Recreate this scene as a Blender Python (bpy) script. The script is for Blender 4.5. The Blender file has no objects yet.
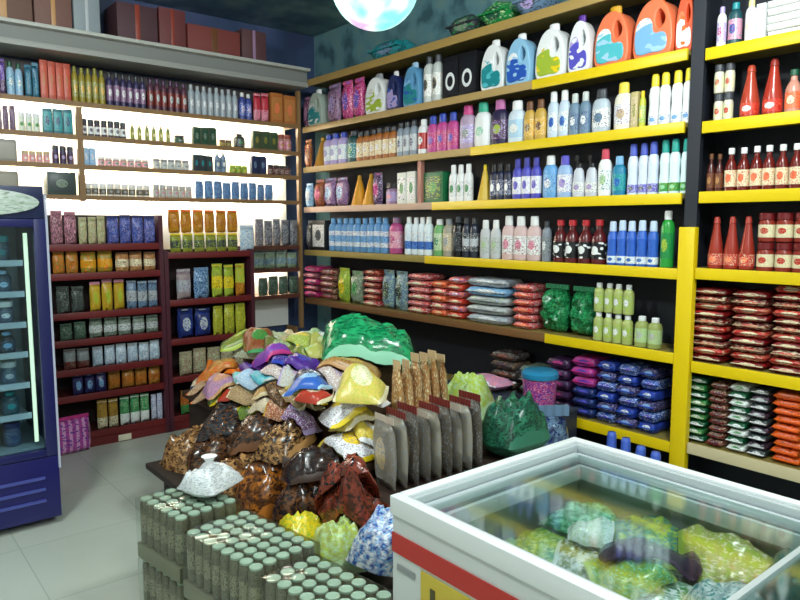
import bpy, bmesh, math, random
import numpy as np
from mathutils import Vector, Matrix, Euler, noise
random.seed(7)
SC = bpy.context.scene
COL = SC.collection
PI = math.pi

# ------------------------------------------------------------------ camera geometry
F, CH, YAW, PITCH = 688.0, 1.55, math.radians(39.5), math.atan(75/688)
FW = Vector((math.sin(YAW)*math.cos(PITCH), math.cos(YAW)*math.cos(PITCH), -math.sin(PITCH)))
RT = Vector((math.cos(YAW), -math.sin(YAW), 0)); UP = RT.cross(FW)
CAM = Vector((0, 0, CH))
def ray(x, y): return FW*F + RT*(x-400) + UP*(300-y)
def onz(x, y, z): d = ray(x, y); return CAM + d*((z-CH)/d.z)
def onx(x, y, X): d = ray(x, y); return CAM + d*(X/d.x)
def ony(x, y, Y): d = ray(x, y); return CAM + d*(Y/d.y)

# ------------------------------------------------------------------ colours and materials
def lin(c): return c/12.92 if c <= .04045 else ((c+.055)/1.055)**2.4
def rgb(h):
    h = PALETTE.get(h, h)
    return tuple(lin(int(h[i:i+2], 16)/255) for i in (0, 2, 4)) + (1,)
PALETTE = dict(white='eceef0', offwhite='dcd8cc', cream='e6dcb8', beige='c9b48c', grey='8d9297', pale='c3cac8', silver='b4bac0',
    charcoal='3a3e45', black='17181c', navy='1d2a5e', blue='2457b8', royal='2c48b4', sky='7fb4de', lightblue='a6cdea', teal='1b8a92',
    aqua='54bcc8', green='1f8a45', darkgreen='17523a', lime='a6bd3c', olive='8b8a35', yellow='f0d21e', gold='d9a526', amber='b46a22',
    orange='ee6a1e', tan='b98a55', brown='6d4427', darkbrown='38231a', red='c22420', darkred='6e1519', brick='8e3a2a', magenta='c0327e',
    pink='e79ab4', mauve='9a7a9c', plum='4c2c50', purple='5a2f96', violet='5a54c4', lilac='b4a2d6', greygreen='7c8c7c', palegreen='b4cf9e',
    bluegrey='6a86a4', mint='8fd0b0', coral='ee7a50')
MATS = {}
def newmat(key):
    m = bpy.data.materials.new(key); m.use_nodes = True
    b = m.node_tree.nodes['Principled BSDF']
    MATS[key] = m
    return m, m.node_tree.nodes, m.node_tree.links, b
def plain(c, rough=.4, metal=0.0):
    key = f'plain_{c}_{rough}_{metal}'
    if key in MATS: return MATS[key]
    m, n, l, b = newmat(key)
    b.inputs['Base Color'].default_value = rgb(c)
    b.inputs['Roughness'].default_value = rough
    b.inputs['Metallic'].default_value = metal
    return m
def mth(n, l, op, a, b=None):
    q = n.new('ShaderNodeMath'); q.operation = op
    for i, v in enumerate((a, b)):
        if v is None: continue
        if isinstance(v, (int, float)): q.inputs[i].default_value = v
        else: l.new(v, q.inputs[i])
    return q.outputs[0]
def mixc(n, l, f, a, b):
    q = n.new('ShaderNodeMix'); q.data_type = 'RGBA'
    if isinstance(f, float): q.inputs[0].default_value = f
    else: l.new(f, q.inputs[0])
    for s, v in ((6, a), (7, b)):
        if isinstance(v, tuple): q.inputs[s].default_value = v
        else: l.new(v, q.inputs[s])
    return q.outputs[2]
ARGS = {}
def vary(m, desc):
    """another print layout in the same colours, the same for every piece of one product"""
    a = ARGS.get(m.name)
    if not a or a[3] != 'oval': return m
    return art(a[0], a[1], a[2], ('oval', 'blotch', 'band', 'blotch', 'lower')[sum(map(ord, desc)) % 5])
def art(c1, c2=None, c3=None, kind='oval', rough=.32, scale=5.0, seethru=0.0):
    """printed packaging: ground colour, a badge of the second colour and flecks of the third"""
    c2 = c2 or 'white'; c3 = c3 or c2
    key = f'print_{c1}_{c2}_{c3}_{kind}_{rough}_{scale}'
    if key in MATS: return MATS[key]
    m, n, l, b = newmat(key)
    ARGS[m.name] = (c1, c2, c3, kind)
    tc = n.new('ShaderNodeTexCoord'); sp = n.new('ShaderNodeSeparateXYZ'); l.new(tc.outputs['Generated'], sp.inputs[0])
    X, Y, Z = sp.outputs
    oi = n.new('ShaderNodeObjectInfo')
    off = n.new('ShaderNodeVectorMath'); off.operation = 'ADD'
    cx = n.new('ShaderNodeCombineXYZ')
    r = mth(n, l, 'MULTIPLY', oi.outputs['Random'], 37.0)
    l.new(r, cx.inputs[0]); l.new(r, cx.inputs[1])
    l.new(tc.outputs['Generated'], off.inputs[0]); l.new(cx.outputs[0], off.inputs[1])
    nz = n.new('ShaderNodeTexNoise'); nz.inputs['Scale'].default_value = scale; nz.inputs['Detail'].default_value = 1.5
    l.new(off.outputs[0], nz.inputs['Vector'])
    nv = nz.outputs['Fac']
    if kind == 'band':
        d = mth(n, l, 'ABSOLUTE', mth(n, l, 'SUBTRACT', Z, .5)); m1 = mth(n, l, 'LESS_THAN', d, .2)
    elif kind == 'lower':
        m1 = mth(n, l, 'LESS_THAN', Z, .45)
    elif kind == 'flat':     # badge on a packet lying down, or on a card facing y
        dx = mth(n, l, 'POWER', mth(n, l, 'SUBTRACT', X, .5), 2.0); dy = mth(n, l, 'POWER', mth(n, l, 'SUBTRACT', Y, .5), 2.0)
        m1 = mth(n, l, 'LESS_THAN', mth(n, l, 'ADD', dx, dy), .06)
    elif kind == 'stripe':
        m1 = mth(n, l, 'GREATER_THAN', mth(n, l, 'SINE', mth(n, l, 'MULTIPLY', X, 34.0)), 0.1)
    elif kind == 'blotch':
        nz.inputs['Scale'].default_value = scale*2.4; nz.inputs['Detail'].default_value = 4
        q = n.new('ShaderNodeMapRange'); q.inputs[1].default_value = .40; q.inputs[2].default_value = .62; l.new(nv, q.inputs[0]); m1 = q.outputs[0]
    else:
        dx = mth(n, l, 'POWER', mth(n, l, 'SUBTRACT', X, .5), 2.0); dz = mth(n, l, 'POWER', mth(n, l, 'SUBTRACT', Z, .52), 2.0)
        m1 = mth(n, l, 'LESS_THAN', mth(n, l, 'ADD', dx, dz), .06)
    c = mixc(n, l, m1, rgb(c1), rgb(c2))
    nz2 = n.new('ShaderNodeTexNoise'); nz2.inputs['Scale'].default_value = scale*(3.2 if kind in ('blotch', 'flat') else 1.9); nz2.inputs['Detail'].default_value = .5
    mp = n.new('ShaderNodeMapping'); mp.inputs['Scale'].default_value = (1.2, 1.2, 2.6); l.new(off.outputs[0], mp.inputs['Vector'])
    l.new(mp.outputs[0], nz2.inputs['Vector'])
    m2 = mth(n, l, 'GREATER_THAN', nz2.outputs['Fac'], .6)
    c = mixc(n, l, m2, c, rgb(c3))
    l.new(c, b.inputs['Base Color'])
    b.inputs['Roughness'].default_value = rough
    return m
def glow(c, strength, key):
    m, n, l, b = newmat(key)
    b.inputs['Base Color'].default_value = rgb(c)
    b.inputs['Emission Color'].default_value = rgb(c); b.inputs['Emission Strength'].default_value = strength
    return m
def glassy(key, tint, clear):
    m, n, l, b = newmat(key)
    t = n.new('ShaderNodeBsdfTransparent'); t.inputs[0].default_value = tint
    b = n.new('ShaderNodeBsdfGlossy'); b.inputs['Roughness'].default_value = .06
    fr = n.new('ShaderNodeFresnel'); fr.inputs[0].default_value = 1.35
    k = mth(n, l, 'ADD', mth(n, l, 'MULTIPLY', fr.outputs[0], .5), (1-clear)*.3)
    mx = n.new('ShaderNodeMixShader'); l.new(k, mx.inputs[0])
    l.new(t.outputs[0], mx.inputs[1]); l.new(b.outputs[0], mx.inputs[2])
    l.new(mx.outputs[0], n['Material Output'].inputs[0])
    return m
def mottled(key, ca, cb, cc, scale, rough, bump=0.0):
    m, n, l, b = newmat(key)
    tc = n.new('ShaderNodeTexCoord')
    nz = n.new('ShaderNodeTexNoise'); nz.inputs['Scale'].default_value = scale; nz.inputs['Detail'].default_value = 4
    l.new(tc.outputs['Object'], nz.inputs['Vector'])
    rp = n.new('ShaderNodeValToRGB'); l.new(nz.outputs['Fac'], rp.inputs[0])
    e = rp.color_ramp.elements
    e[0].position = .35; e[0].color = rgb(ca); e[1].position = .5; e[1].color = rgb(cb)
    k = e.new(.66); k.color = rgb(cc)
    l.new(rp.outputs[0], b.inputs['Base Color']); b.inputs['Roughness'].default_value = rough
    if bump:
        bp = n.new('ShaderNodeBump'); bp.inputs['Strength'].default_value = bump; bp.inputs['Distance'].default_value = .02
        l.new(nz.outputs['Fac'], bp.inputs['Height']); l.new(bp.outputs[0], b.inputs['Normal'])
    return m

# ------------------------------------------------------------------ meshes
MESH = {}
def mesh_from(key, verts, faces, smooth=True):
    me = bpy.data.meshes.new(key); me.from_pydata([tuple(v) for v in verts], [], faces); me.validate()
    bm = bmesh.new(); bm.from_mesh(me); bmesh.ops.remove_doubles(bm, verts=bm.verts, dist=1e-6)
    bmesh.ops.recalc_face_normals(bm, faces=bm.faces); bm.to_mesh(me); bm.free()
    if smooth:
        me.polygons.foreach_set('use_smooth', [True]*len(me.polygons))
        try: me.set_sharp_from_angle(angle=math.radians(42))
        except Exception: pass
    me.materials.append(None)
    MESH[key] = me
    return me
def lathe(key, prof, seg=18, power=2.0):
    """prof: (radius, z); power above 2 squares the section"""
    if key in MESH: return MESH[key]
    vs, fs = [], []
    def sec(a):
        c, s = math.cos(a), math.sin(a)
        k = (abs(c)**power + abs(s)**power)**(-1/power)
        return c*k, s*k
    ring = [sec(2*PI*(i+.5)/seg) for i in range(seg)]
    for r, z in prof: vs += [(r*c, r*s, z) for c, s in ring]
    for j in range(len(prof)-1):
        for i in range(seg):
            k = (i+1) % seg
            fs.append((j*seg+i, j*seg+k, (j+1)*seg+k, (j+1)*seg+i))
    fs.append(tuple(range(seg))[::-1]); fs.append(tuple((len(prof)-1)*seg+i for i in range(seg)))
    return mesh_from(key, vs, fs)
class MB:
    def __init__(s): s.v, s.f = [], []
    def box(s, x0, x1, y0, y1, z0, z1):
        b = len(s.v)
        s.v += [(x, y, z) for z in (z0, z1) for y in (y0, y1) for x in (x0, x1)]
        s.f += [tuple(b+i for i in q) for q in ((0, 2, 3, 1), (4, 5, 7, 6), (0, 1, 5, 4), (2, 6, 7, 3), (0, 4, 6, 2), (1, 3, 7, 5))]
        return s
    def tube(s, p, q, r, seg=10):
        p, q = Vector(p), Vector(q); d = (q-p).normalized()
        u = d.orthogonal().normalized(); w = d.cross(u); b = len(s.v)
        for e in (p, q): s.v += [tuple(e + (u*math.cos(2*PI*i/seg) + w*math.sin(2*PI*i/seg))*r) for i in range(seg)]
        for i in range(seg):
            k = (i+1) % seg; s.f.append((b+i, b+k, b+seg+k, b+seg+i))
        s.f.append(tuple(b+i for i in range(seg))[::-1]); s.f.append(tuple(b+seg+i for i in range(seg)))
        return s
    def mesh(s, key, bevel=0.0, smooth=False):
        me = bpy.data.meshes.new(key); me.from_pydata(s.v, [], s.f)
        bm = bmesh.new(); bm.from_mesh(me); bmesh.ops.recalc_face_normals(bm, faces=bm.faces)
        if bevel: bmesh.ops.bevel(bm, geom=list(bm.edges), offset=bevel, segments=2, affect='EDGES', profile=.6)
        bm.to_mesh(me); bm.free()
        if smooth or bevel:
            me.polygons.foreach_set('use_smooth', [True]*len(me.polygons))
            try: me.set_sharp_from_angle(angle=math.radians(50))
            except Exception: pass
        me.materials.append(None)
        return me
def rbox(key, x0, x1, y0, y1, z0, z1, bevel):
    if key not in MESH: MESH[key] = MB().box(x0, x1, y0, y1, z0, z1).mesh(key, bevel)
    return MESH[key]
def pillow(key, seed=0, crumple=.1, nx=12, ny=10, plump=.55, pinch=.10, vertical=False, ex=3.2):
    """a filled film bag, 1 x 1 x 1, lying on z = 0 (or standing); its crimped seals are separate"""
    if key in MESH: return MESH[key]
    vs, fs = [], []
    def P(u, v, side):
        t = max(0., 1-abs(u)**ex)**plump * max(0., 1-abs(v)**ex)**plump
        n1 = noise.noise(Vector((u*1.7+seed*3.1, v*1.9, side*2.0+seed)))
        n2 = noise.noise(Vector((u*4.1+seed*1.7, v*4.3, side+seed*5.0)))
        z = side*.5*t*(1+crumple*2.2*n1+crumple*1.6*n2)
        x = u*.5*(1-pinch*abs(v)**2*(.5+.5*abs(u))) + crumple*.10*noise.noise(Vector((u*2+seed, v*2, 7)))
        y = v*.44*(1-pinch*.4*abs(u)**2) + crumple*.10*noise.noise(Vector((u*2, v*2+seed, 3)))
        return (x, y, z)
    for side in (1, -1):
        b = len(vs)
        for j in range(ny+1):
            for i in range(nx+1):
                vs.append(P(-1+2*i/nx, -1+2*j/ny, side))
        for j in range(ny):
            for i in range(nx):
                a = b+j*(nx+1)+i; fs.append((a, a+1, a+nx+2, a+nx+1))
    zs = [v[2] for v in vs]; lo = min(zs); k = 1/(max(zs)-lo)
    vs = [(x, y, (z-lo)*k) for x, y, z in vs]
    if vertical:
        b0 = min(y for x, y, z in vs); vs = [(x, z-.5, (y-b0)/(.44-b0)*.92) for x, y, z in vs]
    return mesh_from(key, vs, fs)
def seal_mesh(key, end, vertical=False):
    """crimped end strip of a film bag"""
    if key in MESH: return MESH[key]
    mb = []; fs = []; n = 16
    for k in range(n+1):
        x = -.46 + .92*k/n; o = .03*(1 if k % 2 else -1)
        for yy in (.425, .5):
            mb.append((x, yy*end, .5+o*.6))
    mb += [(x, y, z+.05) for x, y, z in mb]
    m = 2*(n+1)
    for k in range(n):
        a = 2*k
        fs += [(a, a+1, a+3, a+2), (m+a, m+a+2, m+a+3, m+a+1), (a, a+2, m+a+2, m+a), (a+1, m+a+1, m+a+3, a+3)]
    fs += [(0, m, m+1, 1), (2*n, 2*n+1, m+2*n+1, m+2*n)]
    if vertical: mb = [(x, z-.5, .905+(y-.425)/.075*.095) for x, y, z in mb]
    return mesh_from(key, mb, fs, False)
def outline_mesh(key, outer, hole, depth, bevel):
    if key in MESH: return MESH[key]
    cu = bpy.data.curves.new(key, 'CURVE'); cu.dimensions = '2D'; cu.fill_mode = 'BOTH'
    cu.extrude = depth/2-bevel; cu.bevel_depth = bevel; cu.offset = -bevel; cu.bevel_resolution = 2; cu.resolution_u = 5
    for pts in (outer, hole):
        if not pts: continue
        sp = cu.splines.new('BEZIER'); sp.bezier_points.add(len(pts)-1); sp.use_cyclic_u = True
        for bp, (x, y) in zip(sp.bezier_points, pts):
            bp.co = (x, y, 0); bp.handle_left_type = bp.handle_right_type = 'AUTO'
    ob = bpy.data.objects.new('tmp', cu); COL.objects.link(ob)
    dg = bpy.context.evaluated_depsgraph_get()
    me = bpy.data.meshes.new_from_object(ob.evaluated_get(dg))
    bpy.data.objects.remove(ob); bpy.data.curves.remove(cu)
    me.transform(Matrix.Rotation(PI/2, 4, 'X'))
    me.name = key
    if key == 'jug_body':
        zl_ = min(v.co.z for v in me.vertices); zh_ = max(v.co.z for v in me.vertices)
        for v in me.vertices: v.co.z = (v.co.z-zl_)*.885/(zh_-zl_)
    me.materials.clear(); me.materials.append(None)
    me.polygons.foreach_set('use_smooth', [True]*len(me.polygons))
    try: me.set_sharp_from_angle(angle=math.radians(40))
    except Exception: pass
    MESH[key] = me
    return me

# ------------------------------------------------------------------ objects
def link(o, parent=None):
    COL.objects.link(o)
    if parent is not None: o.parent = parent
    return o
def part(name, me, m, parent, label=None):
    o = bpy.data.objects.new(name, me); link(o, parent)
    if not me.materials: me.materials.append(None)
    o.material_slots[0].link = 'OBJECT'; o.material_slots[0].material = m
    if label: o['label'] = label
    return o
def tag(o, label, cat, group=None):
    o['label'] = label; o['category'] = cat
    if group: o['group'] = group
    return o
def thing(name, label, cat, loc=(0, 0, 0), rot=(0, 0, 0), scale=(1, 1, 1), group=None):
    o = bpy.data.objects.new(name, None); o.empty_display_size = .05; link(o)
    o.location = loc; o.rotation_euler = rot; o.scale = scale
    return tag(o, label, cat, group)
def struct(name, me, m):
    o = part(name, me, m, None); o['kind'] = 'structure'
    return o

# parts of the bottle kinds, all 1 wide, 1 deep, 1 high
BODY = dict(
    shampoo=[(.40, 0), (.47, .02), (.50, .10), (.50, .55), (.47, .68), (.36, .76), (.24, .79)],
    softener=[(.40, 0), (.48, .02), (.50, .2), (.44, .42), (.49, .60), (.40, .74), (.26, .78)],
    slim=[(.42, 0), (.49, .02), (.50, .06), (.50, .70), (.42, .79), (.24, .85)],
    ketchup=[(.42, 0), (.50, .03), (.50, .32), (.40, .50), (.27, .72), (.20, .87)],
    sauce=[(.44, 0), (.50, .02), (.50, .55), (.40, .66), (.22, .76), (.20, .87)],
    jar=[(.42, 0), (.49, .03), (.50, .10), (.50, .66), (.42, .76)],
    spray=[(.40, 0), (.48, .02), (.50, .10), (.48, .40), (.38, .62), (.20, .70)],
    cone=[(.46, 0), (.50, .03), (.34, .38), (.16, .78), (.09, .9)])
CAP = dict(shampoo=[(.30, .785), (.31, .80), (.29, .97), (.25, 1)], softener=[(.33, .77), (.36, .79), (.33, .96), (.26, 1)],
    slim=[(.27, .845), (.28, .86), (.27, .98), (.22, 1)], ketchup=[(.20, .865), (.23, .88), (.19, .97), (.14, 1)],
    sauce=[(.24, .86), (.26, .87), (.26, .985), (.23, 1)], jar=[(.47, .755), (.49, .77), (.49, .98), (.45, 1)],
    spray=[(.24, .69), (.25, .70), (.22, .78), (.16, .8)], cone=[(.11, .88), (.12, .90), (.10, .98), (.06, 1)])
BAND = dict(shampoo=(.505, .14, .56), softener=(.505, .06, .22), slim=(.508, .16, .62), ketchup=(.508, .08, .30), sauce=(.51, .12, .50),
    jar=(.51, .16, .60), spray=(.506, .12, .36), cone=None)
JUG_OUT = [(-.40, .02), (-.47, .10), (-.48, .30), (-.45, .52), (-.36, .70), (-.20, .84), (-.02, .885), (.16, .86), (.32, .76), (.43, .60), (.48, .40), (.48, .12), (.42, .02), (0, .02)]
JUG_HOLE = [(.09, .50), (.07, .62), (.16, .72), (.26, .66), (.31, .55), (.24, .46), (.15, .44)]
NAMEOF = dict(shampoo=('shampoo_bottle', 'bottle'), softener=('softener_bottle', 'bottle'), slim=('slim_bottle', 'bottle'), ketchup=('ketchup_bottle', 'bottle'),
    sauce=('sauce_bottle', 'bottle'), jar=('jar', 'jar'), spray=('spray_bottle', 'spray bottle'), cone=('cone_bottle', 'bottle'), jug=('detergent_jug', 'jug'),
    carton=('carton', 'box'), pouch=('pouch', 'packet'), sack=('large_bag', 'bag'), pack=('packet', 'packet'), slab=('flat_box', 'box'), brick=('packet', 'packet'))
NVAR = 4
def build(kind, loc, rz, w, d, h, body, cap, lab, label, group, rot=None, simple=False, name=None, cat=None):
    nm, ct = NAMEOF[kind]
    t = thing(name or nm, label, cat or ct, loc, rot or (0, 0, rz), (w, d, h), group)
    v = random.randrange(NVAR)
    if kind in BODY:
        pw = {'shampoo': 2.6, 'softener': 2.8, 'spray': 2.4}.get(kind, 2.0)
        part('body', lathe(kind+'_body', BODY[kind], 18, pw), body, t)
        part('cap', lathe(kind+'_cap', CAP[kind], 14), cap, t)
        if BAND[kind] and lab is not None:
            r, z0, z1 = BAND[kind]
            part('wrapper_label', lathe(kind+'_band', [(r-.02, z0), (r, z0+.005), (r, z1-.005), (r-.02, z1)], 18, pw), lab, t)
        if kind == 'spray':
            me = MESH.get('trigger')
            if me is None:
                me = MESH['trigger'] = MB().box(-.16, .16, -.42, .30, .86, .97).box(-.1, .1, -.2, .1, .79, .87).box(-.06, .06, -.34, -.26, .72, .87).mesh('trigger', .01)
            part('trigger', me, cap, t)
    elif kind == 'jug':
        part('body', outline_mesh('jug_body', JUG_OUT, JUG_HOLE, .95, .035), body, t)
        part('cap', lathe('jug_cap', [(.15, .86), (.17, .875), (.16, .985), (.12, 1)], 14), cap, t).location = (-.04, 0, 0)
        part('wrapper_label', outline_mesh('jug_label', [(-.36, .10), (-.40, .14), (-.40, .50), (-.34, .58), (-.10, .62), (.0, .54), (.04, .40), (.30, .36), (.36, .30), (.36, .14), (.30, .10), (0, .09)], None, 1.03, .02), lab, t)
    elif kind == 'carton':
        part('box_body', rbox('carton_body', -.5, .5, -.5, .5, 0, 1, .02), body, t)
        part('front_print', rbox('carton_print', -.42, .42, -.525, -.49, .12, .86, .006), lab or body, t)
    elif kind == 'slab':
        part('box_body', rbox('slab_body', -.5, .5, -.5, .5, 0, .82, .03), body, t)
        part('lid', rbox('slab_lid', -.51, .51, -.51, .51, .70, 1, .03), lab or body, t)
    elif kind == 'pouch':
        part('film_body', pillow(f'pouch_body_{v}', v+1, .16, 8, 8, vertical=True), body, t)
        part('top_seal', seal_mesh('pouch_seal', 1, True), cap or body, t)
    elif kind == 'sack':
        part('film_body', pillow(f'sack_body_{v}', v+71, .30, 14, 14, .5, .2, True), body, t)
        part('top_seal', seal_mesh('pouch_seal', 1, True), cap or body, t)
    elif kind == 'brick':
        part('film_body', pillow(f'brick_body_{v}', v+51, .07, 14, 14, .30, .03, ex=7.0), body, t)
        part('seal', seal_mesh('pack_seal_far', 1), cap or body, t); part('seal', seal_mesh('pack_seal_near', -1), cap or body, t)
    elif kind == 'pack':
        part('film_body', pillow(f'pack_body_{v}', v+11, .18, 9, 9), body, t)
        if not simple:
            part('seal', seal_mesh('pack_seal_far', 1), cap or body, t)
            part('seal', seal_mesh('pack_seal_near', -1), cap or body, t)
    return t

ORD = 'first second third fourth fifth sixth seventh eighth ninth tenth eleventh twelfth thirteenth fourteenth fifteenth sixteenth seventeenth eighteenth nineteenth twentieth'.split()
ROWS = {}
def note(where, anchor, key, desc, o): ROWS.setdefault((where, anchor), []).append((key, desc, o))
def finish_labels():
    for (where, anchor), L in ROWS.items():
        by = {}
        for k, d, o in L: by.setdefault(d, []).append((k, o))
        for d, q in by.items():
            q.sort(key=lambda a: a[0])
            for i, (k, o) in enumerate(q):
                if len(q) == 1: o['label'] = f'{d} {where}'
                elif i == 0: o['label'] = f'{d} nearest the {anchor} {where}'
                else: o['label'] = f'{d} {ORD[i]} from the {anchor} {where}'
                if len(q) > 1: o['group'] = f'{d}s {where}'.replace('boxs', 'boxes')

# ================================================================== the room
struct('floor', MB().box(-1.7, 3.8, -1.9, 5.8, -.1, 0).mesh('floor'), None)
XL, XR, YN, YF, ZC = -1.6, 3.62, -1.8, 5.66, 3.3
wall_teal = mottled('wall_teal', '3c5c66', '5c858e', '6b8a88', 5, .35)
wall_navy = mottled('wall_navy', '2a3858', '35486c', '46527a', 2, .5)
struct('wall_right', MB().box(XR, XR+.1, YN, YF, 0, ZC).mesh('wall_right'), wall_teal)
struct('wall_back', MB().box(XL, XR, YF, YF+.1, 0, ZC).mesh('wall_back'), wall_navy)
struct('wall_left', MB().box(XL-.1, XL, YN, YF, 0, ZC).mesh('wall_left'), plain('b8bab4', .7))
struct('wall_front', MB().box(XL, XR, YN-.1, YN, 0, ZC).mesh('wall_front'), plain('b8bab4', .7))
struct('ceiling', MB().box(XL, XR, YN, YF, ZC, ZC+.1).mesh('ceiling'), mottled('ceiling_paint', '38525c', '4c6a72', '7a9490', 3.5, .3))
def floor_material():
    m, n, l, b = newmat('floor_tile')
    tc = n.new('ShaderNodeTexCoord')
    bk = n.new('ShaderNodeTexBrick'); bk.offset = 0; bk.inputs['Scale'].default_value = 1.0
    bk.inputs['Brick Width'].default_value = .6; bk.inputs['Row Height'].default_value = .6; bk.inputs['Mortar Size'].default_value = .003
    bk.inputs['Color1'].default_value = rgb('ccd2c8'); bk.inputs['Color2'].default_value = rgb('c6ccc0'); bk.inputs['Mortar'].default_value = rgb('b4bab0')
    l.new(tc.outputs['Object'], bk.inputs['Vector'])
    nz = n.new('ShaderNodeTexNoise'); nz.inputs['Scale'].default_value = 2.2; nz.inputs['Detail'].default_value = 5
    l.new(tc.outputs['Object'], nz.inputs['Vector'])
    rp = n.new('ShaderNodeValToRGB'); l.new(nz.outputs['Fac'], rp.inputs[0])
    rp.color_ramp.elements[0].color = (.82, .82, .80, 1); rp.color_ramp.elements[1].color = (1, 1, 1, 1)
    mx = n.new('ShaderNodeMix'); mx.data_type = 'RGBA'; mx.blend_type = 'MULTIPLY'; mx.inputs[0].default_value = 1
    l.new(bk.outputs[0], mx.inputs[6]); l.new(rp.outputs[0], mx.inputs[7])
    l.new(mx.outputs[2], b.inputs['Base Color']); b.inputs['Roughness'].default_value = .22
    return m
bpy.data.objects['floor'].material_slots[0].material = floor_material()

# ================================================================== right wall shelving
yellow = plain('e8c80c', .35); dark_back = plain('171c28', .6); board_m = plain('8a7a40', .5)
SX = 3.30; PY = 1.74
ZL = {0: 2.80, 1: 2.405, 2: 2.055, 3: 1.705, 4: 1.325, 5: .89, 6: .42}
ZS = {0: 2.80, 1: 2.385, 2: 2.042, 3: 1.706, 4: 1.333, 5: .863, 6: .442}
u = thing('shelving_unit', 'long wall shelving unit with yellow edged shelves left of the yellow post', 'shelving', (SX, 3.55, 0))
def local(o, me): me.transform(Matrix.Translation(-Vector(o.location))); return me
part('back_panel', local(u, MB().box(3.58, 3.60, PY+.05, 5.36, .05, 2.83).mesh('long_back')), dark_back, u)
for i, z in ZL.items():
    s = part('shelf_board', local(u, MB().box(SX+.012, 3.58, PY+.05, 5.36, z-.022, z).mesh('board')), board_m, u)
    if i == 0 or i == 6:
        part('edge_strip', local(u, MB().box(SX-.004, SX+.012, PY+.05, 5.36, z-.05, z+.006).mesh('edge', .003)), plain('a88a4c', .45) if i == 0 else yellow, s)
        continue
    ys = onx({1: 530, 2: 470, 3: 432, 4: 425, 5: 548}[i], 200, SX).y  # edge strip changes from yellow to a browner tone towards the far end
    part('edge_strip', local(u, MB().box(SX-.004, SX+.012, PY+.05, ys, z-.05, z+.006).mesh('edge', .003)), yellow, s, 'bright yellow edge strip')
    part('edge_strip', local(u, MB().box(SX-.003, SX+.012, ys+.001, 5.36, z-.045, z+.004).mesh('edge', .003)), plain({1: 'b0925a', 2: 'b89c66', 3: 'c0a08c', 4: '9c8a48', 5: '7c5630'}[i], .5), s, 'tan edge strip')
part('plinth', local(u, MB().box(SX+.06, 3.58, PY+.05, 5.36, 0, .10).mesh('plinth')), dark_back, u)
part('shelf_prop', local(u, MB().box(SX+.013, SX+.045, 3.78, 3.82, ZL[3]+.001, ZL[2]-.023).mesh('prop')), plain('b0786a', .5), u, 'pinkish brown upright')
part('end_post', local(u, MB().box(SX-.012, SX+.03, PY-.035, PY+.048, 0, 1.54).mesh('post', .004)), yellow, u, 'broad yellow post')
part('end_upright', local(u, MB().box(SX+.02, SX+.05, PY-.025, PY+.04, 1.541, 2.83).mesh('upright')), plain('20242e', .5), u, 'dark upper upright')
us = thing('shelving_unit', 'short wall shelving unit with yellow edged shelves right of the yellow post', 'shelving', (SX, 1.0, 0))
part('back_panel', local(us, MB().box(3.58, 3.60, .2, PY+.042, .05, 2.83).mesh('short_back')), dark_back, us)
part('side_panel', local(us, MB().box(3.36, 3.579, PY+.028, PY+.042, .05, 2.78).mesh('short_side')), dark_back, us)
for i, z in ZS.items():
    s = part('shelf_board', local(us, MB().box(SX+.012, 3.58, .2, PY-.037, z-.022, z).box(3.36, 3.579, PY-.037, PY+.026, z-.022, z).mesh('board')), board_m, us)
    part('edge_strip', local(us, MB().box(SX-.004, SX+.012, .2, PY-.042, z-.05, z+.006).mesh('edge', .003)), plain('cfc19a', .45) if i == 6 else yellow, s)
part('plinth', local(us, MB().box(SX+.06, 3.58, .2, PY-.04, 0, .10).mesh('plinth')), dark_back, us)

SHELFWORD = {1: 'top', 2: 'second', 3: 'third', 4: 'fourth', 5: 'fifth', 6: 'lowest'}
def run(bay, i, p0, p1, n, kind, h, desc, body, cap=None, lab=None, layers=1, dep=None, zoff=0.0, key=None, fill=.94, emblem=None):
    """n goods side by side on a right-wall shelf between two picture columns"""
    z = (ZL if bay == 'L' else ZS)[i]
    where = f'on {SHELFWORD[i]} {"long" if bay == "L" else "short"} shelf'
    ya = onx(p0, 300, SX+.05).y; yb = onx(p1, 300, SX+.05).y
    step = (yb-ya)/n
    out = []
    for k in range(n):
        w = abs(step)*fill; d = dep or min(.22, max(.05, w*(1.0 if kind in ('slim', 'sauce', 'ketchup', 'jar', 'cone') else .62)))
        if kind == 'jug': d = min(w*.55, .13)
        if kind == 'pouch': d = min(.09, w*.6)
        if kind in ('slim', 'sauce', 'ketchup', 'jar'): d = w
        yc = ya+step*(k+.5)
        for q in range(layers):
            hh = h*(1-.025*random.random()) if layers == 1 else h
            t = build(kind, (SX+.035+d/2+.012*random.random(), yc, z+.001+zoff+q*(h+.002)), -PI/2+random.uniform(-.06, .06)*(kind != 'carton'), w, d, hh,
                      body if not callable(body) else body(k), cap, lab, '', None)
            out.append(t)
            dd = desc
            wh = where
            if layers > 1: wh = f'{"upper" if q else "lower"} tier {where}'
            note(wh, 'post', abs(yc-PY), dd, t)
            if emblem:
                for s in (-.0,):
                    part('ring_emblem', ring_mesh(), plain('white', .4), t)
    return out
def ring_mesh():
    if 'ring' in MESH: return MESH['ring']
    vs, fs = [], []
    n, m = 20, 6
    for i in range(n):
        a = 2*PI*i/n
        for j in range(m):
            b = 2*PI*j/m; r = .24+.06*math.cos(b)
            vs.append((r*math.cos(a), -.53+.02*math.sin(b), .42+r*.7*math.sin(a)))
    for i in range(n):
        for j in range(m):
            fs.append((i*m+j, ((i+1) % n)*m+j, ((i+1) % n)*m+(j+1) % m, i*m+(j+1) % m))
    return mesh_from('ring', vs, fs)
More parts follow.
